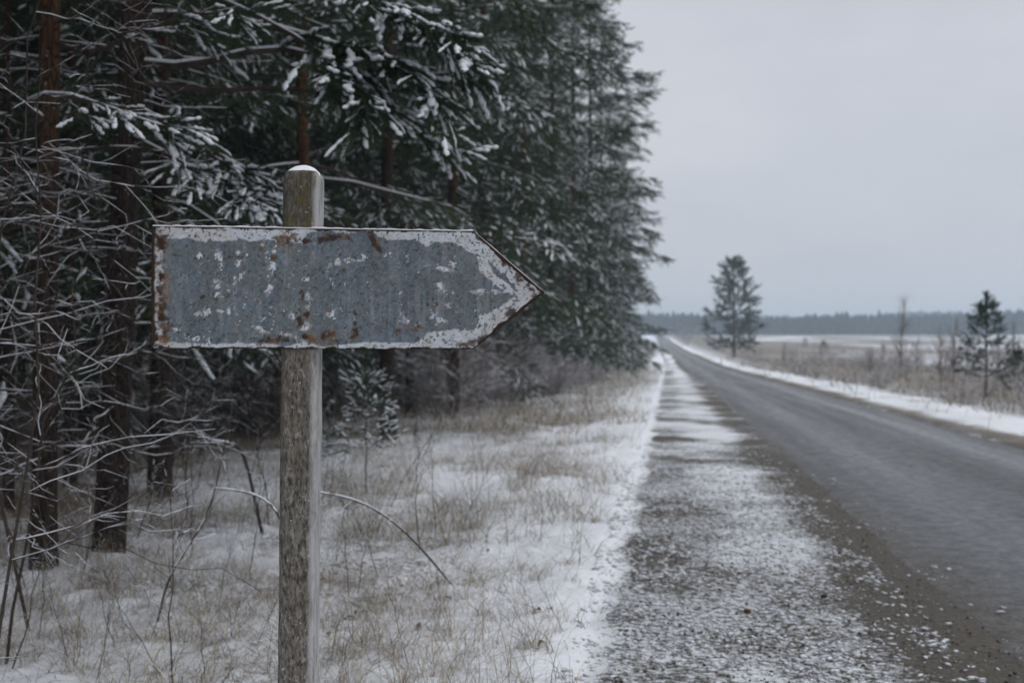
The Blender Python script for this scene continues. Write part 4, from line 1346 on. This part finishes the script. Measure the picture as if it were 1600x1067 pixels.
# ---- young pines
def young_pine(seed, H, R, r0, whorls, nb, zb, shootL, snow_p, key='brush', up=0.55, mat='pine', sec_gap=0.24, dense=0.20, prof=0.8, top=0.96):
    r = np.random.default_rng(seed)
    tm, c, rad = trunk_mesh(r, 'trunk', H, r0, M['twig'], 8, 24, (0, 0), 0.1, 0.04, 0.2)
    mb, sn = MB(), MB()
    b, w = [], []
    for k in range(whorls):
        f = k / (whorls - 1)
        z = zb + (H * top - zb) * f ** 0.92
        a0 = r.uniform(0, 6.28)
        for j in range(nb):
            a = a0 + j * 6.283 / nb + r.normal(0, 0.2)
            L = R * (1 - f) ** prof * r.uniform(0.62, 1.15) + 0.035 * H
            u = np.linspace(0, 1, 6)
            el = 0.05 + 0.75 * f
            q = np.array([0, 0, z]) + np.stack([np.cos(a) * u * L, np.sin(a) * u * L, L * (el * u + up * u ** 2.4 * (0.55 + f))], 1)
            b.append(q); w.append((r0 * 0.38 * (1 - 0.6 * f)) * (1 - 0.7 * u))
    b, w = np.array(b), np.array(w)
    grow_branches(r, mb, mb, sn, b, w, shootL, key, snow_p, sec_gap, 0.34, dense, 0.22, 0.3, 0.55)
    if top < 0.95:
        zz = np.linspace(H * (top - 0.1), H, 14)
        place_shoots(mb, sn, r, np.stack([0 * zz, 0 * zz, zz - shootL * 0.5], 1), unit(np.stack([r.normal(0, .12, 14), r.normal(0, .12, 14), np.ones(14)], 1)), np.full(14, shootL * 0.8), key, 0)
    tp = np.tile([0, 0, H * 0.97], (5, 1)); dd = unit(np.array([[0, 0, 1], [.25, 0, 1], [-.2, .15, 1], [0, -.25, 1], [.1, .2, 1.0]]))
    place_shoots(mb, sn, r, tp - dd * shootL * 0.4, dd, np.full(5, shootL * 1.2), key, 0)
    stats['young%d' % seed] = mb.tris() + sn.tris()
    return Tree(tm, mb.mesh('crown', [M[mat], M['twig']]), sn.mesh('snow', [M['snow']], True))


def put_pine(t, H, px, py, top, rz, lab, grp='young pines across the road'):
    g = G(px, py)
    d = (g - EYE) @ _f
    t.place('young_pine', g, rz, (py - top) * d / FPX / H, lab, 'tree', grp)


pine_right = young_pine(601, 4.0, 1.22, 0.05, 8, 5, 0.85, 0.30, 0.06, 'far_brush', 0.18, 'pine', 0.40, 0.27, 1.25, 0.84)
pine_lone = young_pine(602, 12.0, 3.3, 0.24, 9, 6, 1.2, 0.95, 0.05, 'far_brush', 0.34, 'pine', 0.86, 0.60, 0.72)
put_pine(pine_right, 4.0, 1541, 612, 452, 0.5, 'young green pine across the road near the right picture edge')
put_pine(pine_lone, 12.0, 1147, 556, 412, 1.0, 'lone bushy pine beside the road in the middle distance')
put_pine(pine_right, 4.0, 1592, 618, 535, 2.2, 'small pine cut by the right picture edge')
small_pine = young_pine(603, 2.0, 0.75, 0.03, 6, 5, 0.2, 0.3, 0.4, 'brush', 0.3, 'pine', 0.3, 0.26, 0.9)
put_pine(small_pine, 2.0, 1287, 556, 535, 0.1, 'tiny conifer standing alone in the snowy field')
put_pine(small_pine, 2.0, 1258, 543, 530, 1.4, 'faint tiny conifer in the field left of the other one')
sap = young_pine(604, 1.25, 0.17, 0.012, 6, 4, 0.55, 0.17, 1.0, 'hi', 0.05, 'pine_light', 0.9, 0.5, 0.35)
put_pine(sap, 1.25, 572, 770, 598, 0.8, 'snow capped pine seedling right of the post', 'pine seedlings in the verge')
put_pine(sap, 1.25, 520, 740, 672, 2.4, 'low pine seedling close to the right side of the post', 'pine seedlings in the verge')

# ================================================================== DRY GRASS
def blades(r, X, Y, L, w, lean, heading, col, seg=4, droop=0.5):
    n = len(X)
    t = np.linspace(0, 1, seg + 1)
    Z = zg(X, Y)
    hx, hy = np.cos(heading), np.sin(heading)
    hor = (L * np.sin(lean))[:, None] * t ** 1.35 + (L * droop)[:, None] * 0.25 * t ** 3
    ver = (L * np.cos(lean))[:, None] * (t - droop[:, None] * 0.55 * t ** 2.4)
    curl = r.normal(0, 0.32, n)[:, None] * L[:, None] * t ** 2
    c = np.stack([X[:, None] + hx[:, None] * hor - hy[:, None] * curl, Y[:, None] + hy[:, None] * hor + hx[:, None] * curl, Z[:, None] - 0.01 + ver], -1)
    tw = heading + r.uniform(-1.2, 1.2, n) + 1.57
    sd = np.stack([np.cos(tw), np.sin(tw), r.uniform(-.3, .3, n)], -1)[:, None]
    ww = w[:, None, None] * (1 - 0.85 * t[None, :, None] ** 1.5)
    V = np.stack([c - sd * ww, c + sd * ww], 2).reshape(-1, 3)
    i = np.arange(n * (seg + 1) * 2).reshape(n, seg + 1, 2)
    F = np.stack([i[:, :-1, 0], i[:, :-1, 1], i[:, 1:, 1], i[:, 1:, 0]], -1).reshape(-1, 4)
    C = np.repeat(col, (seg + 1) * 2, 0)
    return V, F, C


STRAW = np.array([[0.36, 0.285, 0.185], [0.25, 0.19, 0.125], [0.44, 0.37, 0.26], [0.15, 0.115, 0.08]])


def grass_cols(r, n, snowy):
    c = STRAW[r.integers(0, 4, n)] * r.uniform(0.7, 1.15, (n, 1))
    m = r.random(n) < snowy
    c[m] = np.array([0.62, 0.64, 0.67]) * r.uniform(0.8, 1.1, (m.sum(), 1))
    return c


def tufts(r, n, x0, x1, y0, y1, per, spread, dens):
    """clumped sampling with an acceptance map"""
    X = r.uniform(x0, x1, n * 6); Y = np.exp(r.uniform(math.log(y0), math.log(y1), n * 6))
    k = r.random(n * 6) < dens(X, Y)
    X, Y = X[k][:n], Y[k][:n]
    X = np.repeat(X, per); Y = np.repeat(Y, per)
    s = spread * (0.6 + 0.05 * Y)
    return X + r.normal(0, 1, len(X)) * s, Y + r.normal(0, 1, len(X)) * s


def dens_left(X, Y):
    xr = X - roff(Y)
    strip = 0.9 * np.exp(-((xr + 1.75 + 0.03 * np.clip(Y - 6, 0, 30)) / 0.75) ** 2)
    base = 0.42 * ss(-0.55, -1.3, xr) * ss(-9, -5, xr)
    edge = 0.20 * ss(-0.40, -0.7, xr)
    p = fbm(X * 0.9, Y * 0.9, o=3, s=41)
    return np.clip((strip + base + edge) * (0.10 + 1.9 * ss(0.42, 0.62, p)), 0, 1)


gr = np.random.default_rng(700)
mb = MB()
for (n, x0, x1, y0, y1, per, sp, Lr, wr_, seg) in ((820, -5.5, -0.4, 4.0, 9.5, 26, 0.045, (0.08, 0.46), 0.0014, 4), (1350, -8, -0.4, 8, 24, 16, 0.08, (0.14, 0.60), 0.0025, 3), (2500, -8, -0.5, 20, 120, 9, 0.10, (0.20, 0.75), 0.007, 2)):
    X, Y = tufts(gr, n, x0, x1, y0, y1, per, sp, dens_left)
    m = len(X)
    L = gr.uniform(*Lr, m) * gr.uniform(0.6, 1.2, m)
    V, F, C = blades(gr, X, Y, L, np.full(m, wr_) * gr.uniform(0.6, 1.4, m), np.abs(gr.normal(0.85, 0.45, m)), gr.uniform(0, 6.283, m), grass_cols(gr, m, 0.30), seg, gr.uniform(0.1, 1.5, m))
    mb.add(V, F, 0, C)
# flattened, snow tangled stalks everywhere in the near verge
m = 16000
X = gr.uniform(-5.2, -0.45, m); Y = np.exp(gr.uniform(math.log(4.1), math.log(12), m))
k = gr.random(m) < (0.10 + 0.9 * ss(-0.6, -1.5, X)) * (0.4 + 0.6 * (fbm(X * 1.1, Y * 1.1, o=2, s=77) > 0.45))
X, Y = X[k], Y[k]; m = len(X)
V, F, C = blades(gr, X, Y, gr.uniform(0.06, 0.22, m), 0.0014 * gr.uniform(0.6, 1.5, m), gr.uniform(0.9, 1.45, m), gr.uniform(0, 6.283, m), grass_cols(gr, m, 0.35) * 0.8, 4, gr.uniform(0.2, 1.0, m))
mb.add(V, F, 0, C)
stats['grass'] = mb.tris()
tag(link('dry_grass', mb.mesh('dry_grass', [M['grass']])), 'dry straw coloured grass tangled in snow left of the shoulder', 'grass', kind='stuff')

mb = MB()
n = 18000
X = gr.uniform(5.8, 34, n); Y = np.exp(gr.uniform(math.log(16), math.log(170), n))
pz = fbm(X * 0.25, Y * 0.25, o=3, s=78)
k = gr.random(n) < np.maximum(ss(7.2, 8.8, X + 1.8 * (pz - 0.5)), 0.13 * (X > 5.9)) * ss(34, 15, X - 0.09 * Y) * (0.35 + 0.9 * ss(0.4, 0.6, pz))
X, Y = X[k] + roff(Y[k]), Y[k]; m = len(X)
V, F, C = blades(gr, X, Y, gr.uniform(0.2, 0.75, m), 0.009 * gr.uniform(0.6, 1.6, m) * (0.5 + Y / 60), np.abs(gr.normal(0.35, 0.3, m)), gr.uniform(0, 6.283, m), grass_cols(gr, m, 0.18) * np.array([0.72, 0.74, 0.80]), 2, gr.uniform(0, 0.8, m))
mb.add(V, F, 0, C)
stats['grass_right'] = mb.tris()
tag(link('rough_grass', mb.mesh('rough_grass', [M['grass']])), 'rough brown grass beyond the snowy verge across the road', 'grass', kind='stuff')

# ================================================================== GRAVEL AND SNOW CRUMBS ON THE SHOULDER
def pebble_proto(r, flat):
    # squashed, jittered octahedral ball: 18 verts
    lat = [-0.35, 0.6]
    V = [[0, 0, -1.0]]
    for a in lat:
        for j in range(6):
            ph = j / 6 * 6.283 + a
            c = math.cos(a)
            V.append([c * math.cos(ph), c * math.sin(ph), math.sin(a)])
    V.append([0, 0, 1.0])
    V = np.array(V) * r.uniform(0.72, 1.2, (len(V), 1)) * np.array([1, 0.78, flat])
    F = []
    for j in range(6):
        F.append([0, 1 + (j + 1) % 6, 1 + j])
        F.append([7 + j, 7 + (j + 1) % 6, 13])
        for k in range(1):
            a, b = 1 + 6 * k + j, 1 + 6 * k + (j + 1) % 6
            F += [[a, b, b + 6], [a, b + 6, a + 6]]
    return V, np.array(F)


def scatter_pebbles(mb, r, X, Y, size, flat, cols, sink, zoff=0.0, aniso=None):
    protos = [pebble_proto(r, flat) for _ in range(6)]
    v = r.integers(0, 6, len(X))
    Z = zg(X, Y) + zoff
    a = r.uniform(0, 6.283, len(X))
    for j, (V, F) in enumerate(protos):
        i = np.where(v == j)[0]
        c, s = np.cos(a[i])[:, None], np.sin(a[i])[:, None]
        sx = size[i][:, None]
        vx, vy = V[None, :, 0] * (1 if aniso is None else aniso[i][:, None]), V[None, :, 1]
        x = (c * vx - s * vy) * sx; y = (s * vx + c * vy) * sx
        z = (V[None, :, 2] + flat * (1 - sink)) * sx
        W = np.stack([X[i][:, None] + x, Y[i][:, None] + y, Z[i][:, None] + z], -1)
        FF = F[None] + (np.arange(len(i)) * len(V))[:, None, None]
        mb.add(W.reshape(-1, 3), FF.reshape(-1, 3), 0, np.repeat(cols[i], len(V), 0))


pr = np.random.default_rng(800)
n = 5000
Y = 4.2 * np.exp(pr.random(n) ** 0.9 * math.log(16 / 4.2)); X = pr.uniform(-0.26, 1.95, n)
k = pr.random(n) < 0.9
X, Y = X[k], Y[k]; n = len(X)
size = 0.003 + 0.010 * pr.random(n) ** 3
pal = np.array([[0.11, 0.098, 0.082], [0.17, 0.16, 0.145], [0.085, 0.076, 0.065], [0.21, 0.19, 0.16], [0.14, 0.105, 0.08]])
mb = MB()
scatter_pebbles(mb, pr, X, Y, size, 0.6, pal[pr.integers(0, 5, n)] * pr.uniform(0.6, 1.1, (n, 1)), 0.35)
stats['gravel'] = mb.tris()
tag(link('gravel', mb.mesh('gravel', [M['stone']])), 'brown grey gravel stones on the road shoulder', 'gravel', kind='stuff')

n = 30000
Y = 4.15 * np.exp(pr.random(n) ** 1.15 * math.log(20 / 4.15)); X = pr.uniform(-0.5, 2.1, n)
pt = fbm(X * 2.6, Y * 1.9, o=3, s=81)
den = 0.52 + 0.48 * np.exp(-((X - 0.70) / 0.5) ** 2) + 0.40 * ss(7, 12, Y) * ss(1.7, 1.2, X) - 0.12 * ss(1.0, 1.5, X) + 0.5 * ss(-0.15, -0.4, X)
den = den * ss(20, 11, Y)
den = np.clip(den * (0.30 + 1.3 * ss(0.36, 0.64, pt)), 0.012, 1) * np.where(X > 1.45, 0.10, 1)
k = pr.random(n) < den
X, Y = X[k], Y[k]; n = len(X)
size = (0.0048 + 0.019 * pr.random(n) ** 3.4) * (0.85 + 0.03 * Y)
mb = MB()
scatter_pebbles(mb, pr, X, Y, size, 0.34, np.tile([0.80, 0.825, 0.865], (n, 1)) * pr.uniform(0.72, 1.0, (n, 1)), 0.62, np.where(X > 1.62, 0.045, 0.0), pr.uniform(0.9, 1.9, n))
stats['crumbs'] = mb.tris()
me = mb.mesh('snow_crumbs', [M['grass']], True)
tag(link('snow_crumbs', me), 'small lumps of snow scattered over the gravel shoulder', 'snow', kind='stuff')

# single larger stones and fallen leaves
def lone_stone(px, py, size, col, label):
    g = G(px, py)
    mbx = MB()
    r = np.random.default_rng(int(px))
    V, F = pebble_proto(r, 0.65)
    mbx.add(V * size + np.array([0, 0, size * 0.4]), F, 0, np.tile(col, (len(V), 1)))
    o = link('stone', mbx.mesh('stone', [M['stone']], True), None, g)
    tag(o, label, 'stone', 'single stones on the shoulder')


lone_stone(1168, 957, 0.026, (0.14, 0.07, 0.04), 'reddish brown stone lying among the snow crumbs on the shoulder')
lone_stone(1288, 938, 0.028, (0.05, 0.045, 0.04), 'dark stone on the bare strip beside the asphalt')
lone_stone(1473, 789, 0.035, (0.55, 0.56, 0.58), 'pale stone lying alone on the asphalt')
lone_stone(1012, 868, 0.034, (0.55, 0.62, 0.68), 'pale bluish stone near the snow edge of the shoulder')


def leaf_mesh(seed):
    r = np.random.default_rng(seed)
    u = np.linspace(0, 1, 7)
    w = 0.36 * np.sin(u * math.pi) ** 0.8 + 0.01
    x = u - 0.5
    rows = []
    for s in (-1, -0.5, 0, 0.5, 1):
        rows.append(np.stack([x, s * w * (1 - 0.3 * abs(s)), 0.30 * np.abs(s) ** 1.5 * w * 2 + 0.12 * np.sin(u * 5 + s) + 0.03], 1))
    V = np.concatenate(rows)
    i = np.arange(35).reshape(5, 7)
    F = np.stack([i[:-1, :-1], i[:-1, 1:], i[1:, 1:], i[1:, :-1]], -1).reshape(-1, 4)
    return make_mesh('leaf', V, [F], [M['leaf']], None, True)


leaves = [leaf_mesh(k) for k in range(3)]
for k, (px, py, s, where) in enumerate([(545, 970, .06, 'right of the post, left one of three'), (556, 967, .05, 'right of the post, middle one of three'), (568, 963, .045, 'right of the post, right one of three'), (840, 972, .06, 'near the gravel, left one of a pair'), (858, 966, .07, 'near the gravel, right one of a pair'), (846, 1030, .045, 'at the bottom below the pair'),
                                       (700, 947, .05, 'in the middle of the verge'), (512, 1001, .05, 'close to the post foot'), (628, 932, .045, 'between the post and the long cane'), (762, 886, .05, 'farthest back in the verge'), (505, 918, .05, 'beside the post at mid height'), (655, 992, .06, 'in the grass at the bottom middle')]):
    g = G(px, py)
    o = link('fallen_leaf', leaves[k % 3], None, g + np.array([0, 0, 0.012]))
    o.scale = (s,) * 3
    o.rotation_euler = (wr.uniform(-.5, .5), wr.uniform(-.5, .5), wr.uniform(0, 6.28))
    tag(o, 'curled brown dead leaf ' + where, 'leaf', 'fallen leaves on the verge')

# ================================================================== HAZE
def build_haze():
    x0, x1, y0, y1, z0, z1 = -1900, 2200, -90, 2900, float(_ZP[(_Y > -60) & (_Y < 2700)].min()) - 1.5, 34.0
    V = np.array([[x, y, z] for z in (z0, z1) for y in (y0, y1) for x in (x0, x1)], float)
    F = np.array([[0, 2, 3, 1], [4, 5, 7, 6], [0, 1, 5, 4], [2, 6, 7, 3], [0, 4, 6, 2], [1, 3, 7, 5]])
    m = bpy.data.materials.new('haze')
    m.use_nodes = True
    t = m.node_tree
    t.nodes.remove(t.nodes['Principled BSDF'])
    v = t.nodes.new('ShaderNodeVolumePrincipled')
    v.inputs['Color'].default_value = (0.74, 0.88, 1.0, 1)
    v.inputs['Density'].default_value = 0.00074
    t.links.new(v.outputs[0], t.nodes['Material Output'].inputs['Volume'])
    tag(link('haze', make_mesh('haze', V, [F], [m])), 'thin cold winter haze over the field', 'haze', kind='stuff')


build_haze()
print('TRIS', stats, sum(stats.values()))
